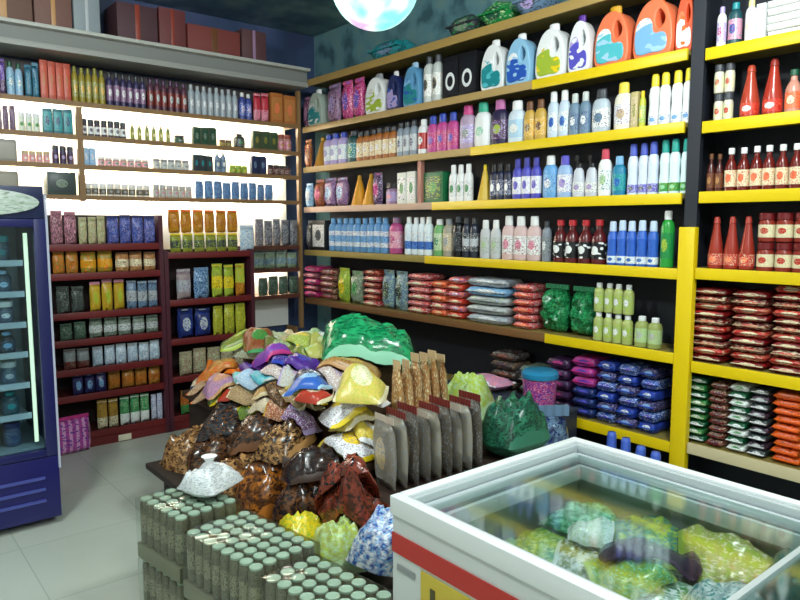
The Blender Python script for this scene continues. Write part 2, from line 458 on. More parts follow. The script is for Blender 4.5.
def stack(bay, i, p0, p1, layers, th, desc, mats, dep=.22, wtrim=.88):
    """a pile of packets lying flat on a right-wall shelf, each one its own thing"""
    z = (ZL if bay == 'L' else ZS)[i]
    ya = onx(p0, 300, SX+.05).y; yb = onx(p1, 300, SX+.05).y
    w = abs(yb-ya)*wtrim; yc = (ya+yb)/2
    where = f'in {desc[1]}'
    for q in range(layers):
        m = mats[q % len(mats)]
        t = build('brick', (SX+.03+dep/2+random.uniform(0, .012), yc+random.uniform(-.006, .006), z+.001+q*th), -PI/2+random.uniform(-.03, .03), w, dep, th*.97, m[0], m[1], None, '', None)
        k = q
        t['label'] = f'{desc[0]}, {"bottom one" if q == 0 else "topmost" if q == layers-1 else ORD[q]+" from the bottom"} in {desc[1]}'
        t['group'] = f'{desc[0]}s in {desc[1]}'
A, Pn = art, plain
# --- top shelf
run('L', 1, 306, 312, 1, 'pouch', .28, 'dark plum pouch', A('plum', 'mauve', 'pink'))
run('L', 1, 311, 325, 1, 'jug', .333, 'pale grey-green jug', Pn('a9b8ae'), Pn('white'), A('pale', 'teal', 'white'))
run('L', 1, 327, 341, 1, 'pouch', .33, 'mauve pouch', A('mauve', 'lilac', 'plum'))
run('L', 1, 342, 363, 2, 'pouch', .33, 'magenta pouch with violet print', A('magenta', 'violet', 'pink'))
run('L', 1, 366, 386, 1, 'jug', .32, 'white jug with grey cap', Pn('white'), Pn('grey'), A('offwhite', 'lime', 'white'))
run('L', 1, 387, 401, 1, 'jug', .30, 'dark blue jug with white cap', Pn('navy'), Pn('white'), A('navy', 'lilac', 'blue'))
run('L', 1, 402, 420, 1, 'jug', .333, 'light blue jug with teal label', Pn('5f9cc8'), Pn('lightblue'), A('sky', 'teal', 'blue'))
run('L', 1, 421, 438, 2, 'slim', .34, 'slim grey-white bottle', Pn('pale'), Pn('charcoal'), A('white', 'charcoal', 'beige'))
run('L', 1, 441, 474, 2, 'carton', .29, 'black box with a white ring mark', Pn('black', .3), None, Pn('1b1d26', .3), emblem=True)
run('L', 1, 477, 500, 1, 'jug', .333, 'white jug with teal label', Pn('white'), Pn('white'), A('white', 'teal', 'aqua'))
run('L', 1, 502, 527, 1, 'jug', .325, 'pale blue jug with blue print', Pn('8fc1e2'), Pn('white'), A('white', 'blue', 'lightblue'))
run('L', 1, 530, 560, 1, 'jug', .333, 'white jug with green and yellow label', Pn('white'), Pn('white'), A('white', 'lime', 'yellow'))
run('L', 1, 562, 584, 1, 'jug', .333, 'white jug with purple cap and lilac label', Pn('white'), Pn('purple'), A('lilac', 'violet', 'white'))
run('L', 1, 586, 621, 1, 'jug', .333, 'orange jug with yellow cap', Pn('coral'), Pn('gold'), A('white', 'aqua', 'lightblue'))
run('L', 1, 623, 664, 1, 'jug', .333, 'large orange jug with blue and white label', Pn('coral'), Pn('orange'), A('white', 'sky', 'lightblue'))
run('L', 1, 664, 682, 1, 'jug', .32, 'red-orange jug beside the dark upright', Pn('e2532a'), Pn('red'), A('coral', 'white', 'orange'))
run('S', 1, 703, 712, 1, 'slim', .20, 'slim white bottle with purple label', Pn('white'), Pn('lilac'), A('lilac', 'magenta', 'white'))
run('S', 1, 713, 726, 1, 'slim', .21, 'dark teal bottle with pink label', Pn('1d4a52'), Pn('teal'), A('pink', 'purple', 'teal'))
run('S', 1, 729, 740, 1, 'slim', .20, 'white bottle with pale yellow cap', Pn('white'), Pn('e8e29a'), A('white', 'cream', 'pale'))
run('S', 1, 741, 750, 1, 'carton', .17, 'small white box', Pn('white'), None, A('white', 'pale', 'grey'))
for q in range(5):
    run('S', 1, 752, 789, 1, 'slab', .031, 'flat white box', Pn('d8d8d4'), None, Pn('white'), dep=.2, zoff=q*.034)
L = ROWS.pop(('on top short shelf', 'post')); keep = []
q = 0
for k, d, o in L:
    if d == 'flat white box':
        o['label'] = f'flat white box, {"bottom one" if q == 0 else "topmost" if q == 4 else ORD[q]+" from the bottom"} in the stack on top short shelf'
        o['group'] = 'flat white boxes on the top short shelf'; q += 1
    else: keep.append((k, d, o))
ROWS[('on top short shelf', 'post')] = keep
run('S', 1, 791, 812, 1, 'carton', .21, 'pale blue and white box', Pn('9fdbe6'), None, A('white', 'aqua', 'white'))
# --- second shelf
run('L', 2, 306, 312, 1, 'pouch', .26, 'brick red pouch', A('brick', 'plum', 'gold'))
run('L', 2, 312, 323, 1, 'cone', .27, 'golden cone bottle', Pn('c08a2c'), Pn('gold'))
run('L', 2, 324, 345, 3, 'slim', .27, 'white and lilac bottle', Pn('lilac'), Pn('royal'), A('white', 'lilac', 'sky'))
run('L', 2, 346, 355, 1, 'slim', .27, 'dark teal bottle', Pn('1c4c4c'), Pn('charcoal'), A('teal', 'green', 'white'))
run('L', 2, 356, 395, 6, 'slim', .25, 'amber bottle with white label', Pn('a8642a'), Pn('charcoal'), A('cream', 'white', 'amber'))
run('L', 2, 396, 415, 3, 'slim', .26, 'silver grey bottle', Pn('8894a4'), Pn('charcoal'), A('silver', 'navy', 'white'))
run('L', 2, 416, 424, 1, 'slim', .26, 'white bottle with red label', Pn('white'), Pn('white'), A('red', 'white', 'darkred'))
run('L', 2, 425, 455, 3, 'shampoo', .27, 'magenta bottle with blue cap', Pn('c24a94'), Pn('royal'), A('magenta', 'violet', 'pink'))
run('L', 2, 456, 470, 1, 'shampoo', .30, 'lilac bottle with pink cap', Pn('b6a0bc'), Pn('d2478e'), A('lilac', 'grey', 'white'))
run('L', 2, 471, 486, 1, 'shampoo', .295, 'white bottle with sea green cap', Pn('white'), Pn('2fae8e'), A('white', 'mint', 'white'))
run('L', 2, 487, 502, 1, 'shampoo', .295, 'dark purple bottle with pink cap', Pn('2c2348'), Pn('c06aa8'), A('plum', 'lime', 'lilac'))
run('L', 2, 503, 519, 1, 'shampoo', .27, 'bluish white bottle with white cap', Pn('d4e2ee'), Pn('white'), A('lightblue', 'white', 'pale'))
run('L', 2, 520, 541, 2, 'shampoo', .25, 'gold bottle with brown cap', Pn('c9a248'), Pn('brown'), A('gold', 'brown', 'cream'))
run('L', 2, 542, 563, 2, 'shampoo', .28, 'white and blue bottle with white cap', Pn('c8d8ea'), Pn('white'), A('white', 'blue', 'sky'))
run('L', 2, 564, 584, 2, 'shampoo', .25, 'grey-blue clear bottle', Pn('6c88a0'), Pn('pale'), A('bluegrey', 'white', 'navy'))
run('L', 2, 585, 602, 1, 'shampoo', .25, 'grey-white bottle with dark cap', Pn('b8c4d0'), Pn('charcoal'), A('white', 'bluegrey', 'charcoal'))
run('L', 2, 606, 623, 1, 'shampoo', .26, 'cream bottle with yellow cap', Pn('ece6d4'), Pn('f2d94a'), A('white', 'beige', 'mauve'))
run('L', 2, 624, 631, 1, 'carton', .20, 'narrow beige box', Pn('c4b47c'), None, A('beige', 'olive', 'cream'))
run('L', 2, 632, 638, 1, 'slim', .20, 'yellow-green slim bottle', Pn('c6c63c'), Pn('yellow'), A('lime', 'yellow', 'white'))
run('L', 2, 640, 684, 4, 'softener', .275, 'white bottle with yellow cap', Pn('white'), Pn('f4dc3a'), A('white', 'sky', 'blue'))
run('S', 2, 703, 722, 2, 'jar', .135, 'cream jar with dark lid', Pn('d8d2bc'), Pn('charcoal'), A('cream', 'red', 'palegreen'), layers=2)
run('S', 2, 727, 746, 1, 'ketchup', .25, 'tall red bottle with pale label', Pn('b0402c', .2), Pn('b04028'), A('red', 'white', 'coral'))
run('S', 2, 748, 768, 1, 'ketchup', .265, 'taller red bottle with dark red cap', Pn('a83426', .2), Pn('8e2a22'), A('red', 'white', 'coral'))
run('S', 2, 770, 804, 2, 'sauce', .20, 'pinkish sauce bottle with dark cap', Pn('c68a78', .25), Pn('darkgreen'), A('coral', 'cream', 'red'))
# --- third shelf
run('L', 3, 306, 313, 1, 'pouch', .22, 'white and blue pouch', A('lightblue', 'white', 'blue'))
run('L', 3, 313, 323, 1, 'pouch', .25, 'red-brown pouch', A('brick', 'magenta', 'tan'))
run('L', 3, 324, 346, 2, 'pouch', .25, 'mauve pouch with pale blue print', A('mauve', 'lightblue', 'purple'))
run('L', 3, 348, 371, 2, 'cone', .26, 'golden cone bottle', Pn('d89a22'), Pn('gold'))
run('L', 3, 372, 381, 1, 'pouch', .26, 'purple pouch', A('plum', 'magenta', 'lilac'))
run('L', 3, 383, 395, 1, 'jar', .17, 'mauve jar with black lid', Pn('mauve'), Pn('black'), A('lilac', 'pink', 'mauve'))
run('L', 3, 398, 416, 2, 'carton', .24, 'white and green box', Pn('d8ded8'), None, A('white', 'green', 'charcoal'))
run('L', 3, 424, 444, 1, 'carton', .22, 'dark green box', Pn('146a40'), None, A('darkgreen', 'green', 'lime'))
run('L', 3, 448, 470, 3, 'shampoo', .26, 'white bottle with green label', Pn('white'), Pn('white'), A('white', 'green', 'grey'))
run('L', 3, 473, 485, 1, 'cone', .25, 'yellow cone bottle', Pn('d8b43a'), Pn('yellow'))
run('L', 3, 487, 509, 3, 'shampoo', .24, 'navy bottle with white label', Pn('1a2140'), Pn('black'), A('navy', 'white', 'white'))
run('L', 3, 510, 537, 3, 'shampoo', .26, 'violet-blue bottle with white label', Pn('4a4ab8'), Pn('3a3a9a'), A('white', 'violet', 'lilac'))
run('L', 3, 538, 552, 1, 'shampoo', .265, 'blue and white bottle with white cap', Pn('6aa6dc'), Pn('white'), A('sky', 'white', 'blue'))
run('L', 3, 553, 567, 1, 'shampoo', .25, 'pale blue bottle with violet cap', Pn('9ab8e2'), Pn('violet'), A('white', 'lilac', 'violet'))
run('L', 3, 568, 592, 2, 'spray', .25, 'white spray bottle with black trigger', Pn('c8ccd8'), Pn('black'), A('white', 'lilac', 'charcoal'))
run('L', 3, 593, 606, 1, 'shampoo', .27, 'white bottle with red-pink cap', Pn('white'), Pn('d0485e'), A('white', 'palegreen', 'teal'))
run('L', 3, 607, 620, 1, 'shampoo', .22, 'teal bottle with blue cap', Pn('1f7fa6'), Pn('sky'), A('teal', 'blue', 'aqua'))
run('L', 3, 622, 652, 3, 'softener', .28, 'white bottle with blue cap and violet label', Pn('d6e0f0'), Pn('4a5cc0'), A('violet', 'charcoal', 'white'))
run('L', 3, 653, 684, 3, 'softener', .28, 'white bottle with teal cap and green label', Pn('d8ecf0'), Pn('1f9a90'), A('green', 'mint', 'lime'))
run('S', 3, 700, 716, 2, 'sauce', .19, 'dark brown sauce bottle', Pn('4a1c18', .2), Pn('brown'), A('brown', 'tan', 'darkred'))
run('S', 3, 717, 793, 6, 'sauce', .21, 'dark red sauce bottle with white cap', Pn('6a1a14', .2), Pn('white'), A('cream', 'coral', 'red'))
run('S', 3, 794, 806, 1, 'slim', .18, 'pale slim bottle', Pn('d4dcdc'), Pn('white'), A('white', 'aqua', 'pale'))
# --- fourth shelf
run('L', 4, 306, 313, 1, 'pouch', .27, 'dark grey pouch', A('charcoal', 'grey', 'black'))
run('L', 4, 313, 327, 1, 'carton', .27, 'black box with white print', Pn('black'), None, A('white', 'charcoal', 'grey'))
run('L', 4, 329, 386, 9, 'slim', .285, 'sky blue bottle with white label', Pn('5f96cc'), Pn('6fa4d6'), A('white', 'sky', 'blue', 'band'))
run('L', 4, 387, 397, 1, 'slim', .285, 'magenta bottle with pale label', Pn('b84a86'), Pn('mauve'), A('pink', 'magenta', 'white'))
run('L', 4, 404, 430, 4, 'slim', .285, 'white bottle with blue lower label', Pn('dfeaf2'), Pn('white'), A('white', 'blue', 'sky', 'lower'))
run('L', 4, 431, 440, 1, 'slim', .27, 'pale green bottle', Pn('6fae6a'), Pn('white'), A('palegreen', 'green', 'white'))
run('L', 4, 441, 450, 1, 'slim', .275, 'beige-grey bottle', Pn('a49c8c'), Pn('grey'), A('beige', 'grey', 'white'))
run('L', 4, 451, 460, 1, 'slim', .285, 'black bottle', Pn('black', .25), Pn('charcoal'), A('black', 'charcoal', 'grey'))
run('L', 4, 461, 475, 2, 'slim', .28, 'charcoal bottle with pale stripe', Pn('2b3140', .25), Pn('charcoal'), A('charcoal', 'silver', 'white', 'band'))
run('L', 4, 479, 498, 2, 'shampoo', .26, 'grey-white bottle', Pn('c4c8cc'), Pn('white'), A('pale', 'palegreen', 'grey'))
run('L', 4, 499, 538, 3, 'shampoo', .285, 'pale pink bottle with white cap', Pn('d6b8b8'), Pn('white'), A('white', 'pink', 'brick'))
run('L', 4, 539, 547, 1, 'slim', .25, 'grey slim bottle', Pn('808894'), Pn('charcoal'), A('grey', 'white', 'charcoal'))
run('L', 4, 549, 601, 4, 'sauce', .26, 'black bottle with red cap and white badge', Pn('5c1c20', .25), Pn('b82830'), A('black', 'white', 'white', scale=1.0))
run('L', 4, 604, 654, 5, 'softener', .25, 'blue bottle with white cap', Pn('2e62c4'), Pn('c4d6ee'), A('white', 'blue', 'sky'))
run('L', 4, 656, 669, 1, 'slim', .30, 'green bottle with white cap', Pn('28963a', .25), Pn('white'), A('green', 'lime', 'green'))
run('S', 4, 704, 750, 3, 'ketchup', .26, 'red ketchup bottle', Pn('9c3226', .2), Pn('a8362a'), A('red', 'coral', 'cream'))
run('S', 4, 752, 806, 3, 'jar', .135, 'red jar with cream label', Pn('8e3024', .25), Pn('darkred'), A('cream', 'red', 'beige'), layers=2)
# --- fifth shelf
redA = (A('red', 'cream', 'white'), Pn('e6dcb8')); redB = (A('darkred', 'cream', 'coral'), Pn('red'))
stack('L', 5, 303, 318, 5, .058, ('mauve-red packet', 'the corner pile on fifth shelf'), [(A('magenta', 'mauve', 'red'), Pn('plum')), (A('darkred', 'pink', 'mauve'), Pn('red'))])
stack('L', 5, 319, 335, 5, .055, ('dark red packet', 'the second pile from corner, fifth shelf'), [(A('darkred', 'mauve', 'cream'), Pn('red'))])
run('L', 5, 336, 348, 1, 'pouch', .30, 'yellow-green pouch', A('lime', 'yellow', 'green'))
run('L', 5, 349, 361, 1, 'pouch', .28, 'green pouch', A('greygreen', 'green', 'palegreen'))
stack('L', 5, 362, 379, 6, .05, ('red and white packet', 'the pile beside the green pouch'), [redA, redB])
run('L', 5, 380, 405, 2, 'pouch', .31, 'blue-grey pouch', A('bluegrey', 'charcoal', 'palegreen'))
stack('L', 5, 406, 429, 6, .05, ('red packet', 'the pile beside the blue-grey pouches'), [redA, (A('red', 'coral', 'white'), Pn('pink'))])
stack('L', 5, 430, 446, 5, .052, ('orange-red packet', 'the fifth-shelf pile behind the pale cauliflower bag'.replace('cauliflower ', '')), [(A('coral', 'cream', 'red'), Pn('orange')), redA])
stack('L', 5, 447, 463, 6, .05, ('coral and cream packet', 'the pile beside the silver packets'), [(A('red', 'cream', 'coral'), Pn('cream')), (A('coral', 'white', 'violet'), Pn('pink'))])
stack('L', 5, 464, 509, 5, .062, ('silver and blue packet', 'the wide pile on fifth shelf'), [(A('silver', 'white', 'bluegrey'), Pn('silver')), (A('pale', 'silver', 'grey'), Pn('grey')), (A('silver', 'grey', 'palegreen'), Pn('silver')), (A('sky', 'white', 'bluegrey'), Pn('white'))])
stack('L', 5, 511, 533, 6, .048, ('bright red packet', 'the pile beside the green bags'), [(A('red', 'coral', 'white'), Pn('coral'))])
for t in run('L', 5, 535, 591, 2, 'sack', .30, 'big green bag', A('196a3c', '2f9a5c', 'darkgreen', 'blotch', rough=.2), Pn('2f8a5c'), dep=.19): pass
run('L', 5, 593, 632, 4, 'slim', .165, 'yellow-green bottle with white cap', Pn('a8b468'), Pn('white'), A('lime', 'white', 'silver'), layers=2)
run('L', 5, 634, 661, 2, 'slim', .17, 'olive bottle with white cap', Pn('98a45a'), Pn('white'), A('palegreen', 'silver', 'lime'))
for nm, p0, p1, n in (('the first', 690, 728, 10), ('the second', 730, 770, 10), ('the third', 771, 810, 11)):
    stack('S', 5, p0, p1, n, .0375, ('red and cream packet', f'{nm} red pile from the post'), [(A('darkred', 'cream', 'red', scale=3.5), Pn('cream')), (A('red', 'cream', 'beige', scale=3.5), Pn('darkred')), (A('darkred', 'red', 'cream', scale=3.5), Pn('beige'))])
stack('S', 6, 690, 712, 9, .0375, ('green and white packet', 'the lowest-shelf pile against the post'), [(A('darkgreen', 'white', 'green'), Pn('white')), (A('green', 'white', 'darkred'), Pn('palegreen'))])
stack('S', 6, 713, 732, 9, .0365, ('maroon packet', 'the lowest-shelf pile between two green piles'), [(A('darkred', 'plum', 'cream'), Pn('darkred'))])
stack('S', 6, 733, 754, 9, .0375, ('white and green packet', 'the lowest-shelf pile beside the maroon one'), [(A('white', 'green', 'palegreen'), Pn('white')), (A('darkgreen', 'white', 'green'), Pn('white'))])
stack('S', 6, 755, 776, 9, .0375, ('black and white packet', 'the lowest-shelf pile beside the orange one'), [(A('charcoal', 'white', 'darkgreen'), Pn('white')), (A('black', 'pale', 'mauve'), Pn('pale'))])
stack('S', 6, 778, 812, 9, .0375, ('orange packet', 'the orange pile on lowest short shelf'), [(A('orange', 'coral', 'brick'), Pn('orange'))])
# --- lowest long shelf: blue detergent packs and darker goods
BL = [(A('blue', 'violet', 'white'), Pn('navy')), (A('navy', 'sky', 'lilac'), Pn('royal')), (A('royal', 'white', 'navy'), Pn('blue'))]
stack('L', 6, 598, 618, 6, .06, ('blue detergent packet', 'the pile behind the pink tub'), BL)
stack('L', 6, 619, 640, 6, .06, ('blue detergent packet', 'the middle blue pile by the post'), BL[1:]+BL[:1])
stack('L', 6, 641, 661, 6, .06, ('blue detergent packet', 'the blue pile against the post'), BL[2:]+BL[:2])
stack('L', 6, 572, 597, 6, .06, ('pink and purple packet', 'the pile on lowest long shelf'), [(A('navy', 'violet', 'blue'), Pn('navy'))]*3+[(A('magenta', 'purple', 'violet'), Pn('magenta'))]*3)
stack('L', 6, 546, 571, 5, .065, ('plum and pink packet', 'the lowest pile behind the clear bag'), [(A('plum', 'magenta', 'navy'), Pn('plum'))])
stack('L', 6, 519, 544, 4, .06, ('grey packet', 'the lowest pile behind the dark green sack'), [(A('charcoal', 'grey', 'tan'), Pn('grey')), (A('greygreen', 'beige', 'charcoal'), Pn('charcoal'))])
stack('L', 6, 490, 517, 5, .06, ('dark brown packet', 'the lowest pile behind the lime bag'), [(A('darkbrown', 'brick', 'grey'), Pn('brown')), (A('charcoal', 'plum', 'tan'), Pn('charcoal'))])
t = build('pack', (3.20, 2.98, .50), -PI/2, .30, .2, .1, A('pink', 'white', 'lilac'), Pn('white'), None, 'pale pink and white packet lying on the dark box by the lowest shelf', None)

# ================================================================== lit back wall shelving
BY = 5.36
wood = plain('8a6a44', .5)
ub = thing('lit_shelving', 'lit back wall shelving with white back and glowing tubes', 'shelving', (2.0, BY, 0))
part('back_panel', local(ub, MB().box(.2, 3.27, 5.62, 5.65, .62, 2.409).mesh('lit_back')), plain('f4f4f0', .6), ub)
part('upper_panel', local(ub, MB().box(.2, 3.27, 5.62, 5.65, 2.426, 2.72).mesh('upper_back')), plain('4a4448', .6), ub)
ZB = {1: 2.425, 2: 2.19, 3: 1.98, 4: 1.76}
tube = glow('fff6e6', 34.0, 'tube_glow')
for i, z in ZB.items():
    s = part('shelf_board', local(ub, MB().box(.2, 3.27, BY+.008, 5.62, z-.015, z).mesh('lit_board')), plain('cfc4ac', .5), ub)
    part('edge_strip', local(ub, MB().box(.2, 3.27, BY-.004, BY+.008, z-.03, z+.004).mesh('lit_edge')), wood, s)
    part('light_tube', local(ub, MB().tube((.25, 5.57, z-.034), (1.40, 5.57, z-.034), .012).tube((1.48, 5.57, z-.034), (3.2, 5.57, z-.034), .012).mesh('tube')), tube, s)
ZB2 = {5: 1.365, 6: 1.165, 7: .93}
for i, z in ZB2.items():
    s = part('shelf_board', local(ub, MB().box(2.62, 3.27, BY+.008, 5.62, z-.015, z).mesh('low_board')), plain('8a6a50', .5), ub)
    part('edge_strip', local(ub, MB().box(2.62, 3.27, BY-.004, BY+.008, z-.03, z+.004).mesh('low_edge')), plain('5a3026', .5), s)
    if i == 6: part('light_tube', local(ub, MB().tube((2.66, 5.57, z-.034), (3.2, 5.57, z-.034), .012).mesh('tube')), tube, s)
part('divider', local(ub, MB().box(1.415, 1.455, BY-.008, BY+.03, 1.72, 2.39).mesh('divider')), wood, ub)
part('end_upright', local(ub, MB().box(3.245, 3.275, BY-.008, BY+.03, .62, 2.72).mesh('divider')), wood, ub)
for x in (.2, 3.24): part('bracket_leg', local(ub, MB().box(x, x+.03, 5.45, 5.60, 0, .619).mesh('bleg')), wood, ub)
BW = {1: 'under the grey canopy', 2: 'on top lit shelf', 3: 'on second lit shelf', 4: 'on third lit shelf', 5: 'on dark corner shelf', 6: 'on shelf above corner light', 7: 'on shelf below corner light'}
def brun(i, p0, p1, n, kind, h, desc, body, cap=None, lab=None, fill=.92, where=None, Y=BY, z=None, anchor='corner', zoff=0.0, dmax=.16, jit=1.0):
    z = {**ZB, **ZB2}[i] if z is None else z
    xa = ony(p0, 200, Y+.05).x; xb = ony(p1, 200, Y+.05).x
    step = (xb-xa)/n
    for k in range(n):
        if kind == 'pouch': body = vary(body, desc)
        w = step*fill; d = min(dmax, w if kind in ('slim', 'sauce', 'jar') else w*.6)
        xc = xa+step*(k+.5)
        t = build(kind, (xc, Y+.02+d/2+.01*random.random(), z+.001+zoff), random.uniform(-.06, .06)*(kind != 'carton')*(2.2 if kind == 'pouch' else 1), w, d, h*(1-jit*(.09 if kind == 'pouch' else .05)*random.random()), body, cap, lab, '', None)
        note(where or BW[i], anchor, -xc if anchor == 'corner' else xc, desc, t)
brun(1, 0, 12, 2, 'pouch', .24, 'purple pouch', A('purple', 'plum', 'lilac'))
brun(1, 13, 30, 2, 'slim', .23, 'pale blue bottle', Pn('9cc0dc'), Pn('darkgreen'), A('lightblue', 'white', 'teal'))
brun(1, 31, 45, 2, 'pouch', .24, 'navy pouch', A('navy', 'teal', 'sky'))
brun(1, 46, 76, 4, 'carton', .27, 'orange-red box', Pn('b03c1e'), None, A('c04a22', 'amber', 'red'))
brun(1, 77, 110, 5, 'slim', .26, 'olive-yellow bottle', Pn('9a8a2c'), Pn('olive'), A('olive', 'gold', 'cream'))
brun(1, 111, 150, 6, 'slim', .25, 'dark violet bottle with white label', Pn('37305a'), Pn('charcoal'), A('mauve', 'white', 'plum'))
brun(1, 151, 190, 6, 'slim', .245, 'plum bottle with pale label', Pn('5c3446'), Pn('plum'), A('brick', 'pale', 'plum'))
brun(1, 191, 240, 8, 'slim', .24, 'pale grey bottle', Pn('a6b2bc'), Pn('silver'), A('silver', 'white', 'bluegrey'))
brun(1, 241, 254, 2, 'slim', .23, 'blue bottle', Pn('3c4a9a'), Pn('white'), A('royal', 'lilac', 'white'))
brun(1, 255, 270, 2, 'pouch', .25, 'red-pink pouch', A('c83a4e', 'pink', 'red'))
brun(1, 271, 296, 2, 'carton', .26, 'orange-brown box', Pn('b06a34'), None, A('c07a3c', 'coral', 'tan'))
brun(2, 0, 20, 3, 'pouch', 0.183, 'plum pouch', A('plum', 'mauve', 'grey'))
brun(2, 22, 44, 3, 'jar', 0.134, 'white jar with green label', Pn('dfe8da'), Pn('white'), A('white', 'green', 'lime'))
brun(2, 46, 76, 3, 'carton', 0.183, 'teal box', Pn('176a78'), None, A('teal', 'navy', 'aqua'))
brun(2, 84, 129, 7, 'jar', 0.128, 'dark plum jar with white label', Pn('4a3a48'), Pn('charcoal'), A('white', 'plum', 'pale'))
brun(2, 131, 173, 6, 'slim', 0.122, 'small olive bottle', Pn('7d8a4c'), Pn('beige'), A('olive', 'cream', 'lime'), fill=.55)
brun(2, 177, 187, 1, 'jar', 0.067, 'small dark green jar', Pn('34503a'), Pn('charcoal'), A('darkgreen', 'grey', 'black'))
brun(2, 194, 217, 3, 'carton', 0.146, 'dark green box', Pn('3a4e38'), None, A('darkgreen', 'greygreen', 'black'), where='on top lit shelf by the divider side')
brun(2, 221, 233, 2, 'jar', 0.061, 'small brown jar', Pn('6a5232'), Pn('brown'), A('olive', 'tan', 'brown'))
brun(2, 236, 247, 1, 'slim', 0.122, 'short dark bottle', Pn('2c3a30'), Pn('black'), A('charcoal', 'green', 'grey'))
brun(2, 253, 278, 3, 'carton', 0.165, 'moss green box', Pn('46543a'), None, A('darkgreen', 'olive', 'brown'))
brun(2, 279, 292, 2, 'jar', 0.146, 'pinkish jar', Pn('a88078'), Pn('brick'), A('pink', 'tan', 'brown'))
brun(3, -8, 20, 1, 'carton', .16, 'grey box', Pn('8c8a84'), None, Pn('a09c92'))
brun(4, -8, 20, 1, 'carton', .16, 'tan-grey box', Pn('8a8474'), None, Pn('9a9484'))
brun(3, 24, 52, 4, 'jar', 0.085, 'pinkish small jar', Pn('d0a8a0'), Pn('beige'), A('pink', 'white', 'gold'))
brun(3, 54, 76, 3, 'jar', 0.134, 'dark purple jar', Pn('40345c'), Pn('charcoal'), A('plum', 'lilac', 'black'))
brun(3, 84, 97, 2, 'carton', 0.134, 'light blue box', Pn('8fb4d8'), None, A('lightblue', 'white', 'blue'))
brun(3, 99, 150, 7, 'jar', 0.073, 'low pink and green jar', Pn('b89a8c'), Pn('white'), A('pink', 'green', 'white'))
brun(3, 154, 190, 5, 'jar', 0.085, 'grey-white jar', Pn('c0c4c0'), Pn('grey'), A('pale', 'grey', 'white'))
brun(3, 193, 213, 3, 'carton', 0.134, 'dark teal box', Pn('20383c'), None, A('charcoal', 'teal', 'black'))
brun(3, 215, 227, 2, 'slim', 0.171, 'blue-grey bottle', Pn('7c92b0'), Pn('white'), A('bluegrey', 'white', 'navy'))
brun(3, 230, 248, 3, 'jar', 0.067, 'lime jar', Pn('94a63c'), Pn('lime'), A('lime', 'yellow', 'green'))
brun(3, 251, 266, 2, 'carton', 0.159, 'dark slate box', Pn('22304a'), None, A('navy', 'bluegrey', 'black'))
brun(3, 268, 291, 4, 'jar', 0.091, 'black and red jar', Pn('4a1c20'), Pn('black'), A('darkred', 'black', 'pale'))
brun(4, 46, 77, 1, 'carton', 0.171, 'dark grey-green box beside the fridge sign', Pn('35443f'), None, A('charcoal', 'greygreen', 'darkgreen'))
brun(4, 84, 150, 9, 'jar', 0.098, 'white jar with dark band', Pn('e4e0d2'), Pn('white'), A('charcoal', 'grey', 'beige'))
brun(4, 153, 192, 6, 'jar', 0.104, 'grey-pink jar', Pn('b4a8a2'), Pn('silver'), A('pale', 'pink', 'greygreen'))
brun(4, 195, 273, 9, 'pouch', 0.152, 'blue packet', A('4a6ab0', 'sky', 'navy'))
brun(5, 254, 297, 5, 'pouch', .24, 'dark grey packet', A('4a4c58', 'silver', 'plum'))
brun(6, 252, 297, 4, 'pouch', .15, 'grey-green packet', A('greygreen', 'bluegrey', 'palegreen'))
brun(7, 256, 297, 4, 'pouch', .17, 'dark green packet', A('darkgreen', 'greygreen', 'charcoal'))

# canopy above the lit shelves, and what is stored on it
cp = thing('canopy_shelf', 'long grey metal canopy ledge above the lit shelves', 'shelf', (1.9, 5.4, 2.74))
gm = plain('9a9c98', .45)
part('top_flange', local(cp, MB().box(.2, 3.29, 5.20, 5.64, 2.865, 2.89).mesh('flange', .004)), plain('b4b6b0', .4), cp)
part('face_panel', local(cp, MB().box(.2, 3.29, 5.26, 5.30, 2.775, 2.864).mesh('face')), plain('7d807e', .5), cp)
part('bottom_rail', local(cp, MB().box(.2, 3.29, 5.24, 5.62, 2.735, 2.774).mesh('rail', .004)), gm, cp)
def storebox(p0, p1, h, c, c2, label, nm='storage_carton', d=.3, y=5.26):
    xa = ony(p0, 40, y).x; xb = ony(p1, 40, y).x
    t = thing(nm, label, 'box', ((xa+xb)/2, y+d/2, 2.891), (0, 0, 0), (xb-xa, d, h), 'boxes stored on the grey canopy')
    part('box_body', rbox('store_body', -.5, .5, -.5, .5, 0, 1, .015), plain(c, .6), t)
    part('tape', rbox('store_tape', -.06, .06, -.503, .503, .02, 1.004, .004), plain(c2, .4), t)
storebox(-25, 34, .34, '6a4c42', 'tan', 'brown carton at the outer end of the canopy, over the purple pouches')
storebox(36, 73, .32, '74524a', 'tan', 'brown carton on the canopy beside the pale grey box')
storebox(75, 101, .36, '8c979e', 'silver', 'pale grey box standing among the cartons on the canopy')
storebox(118, 158, .26, '4c3038', 'brick', 'dark maroon carton on the canopy after the grey box')
storebox(160, 186, .28, '6a3436', 'brick', 'narrow reddish carton in the canopy row')
storebox(188, 240, .20, '7a3a36', 'brown', 'low wide red-brown carton on the canopy')
storebox(242, 266, .24, '5a3a3e', 'mauve', 'small dull red carton at the corner end of the canopy row')
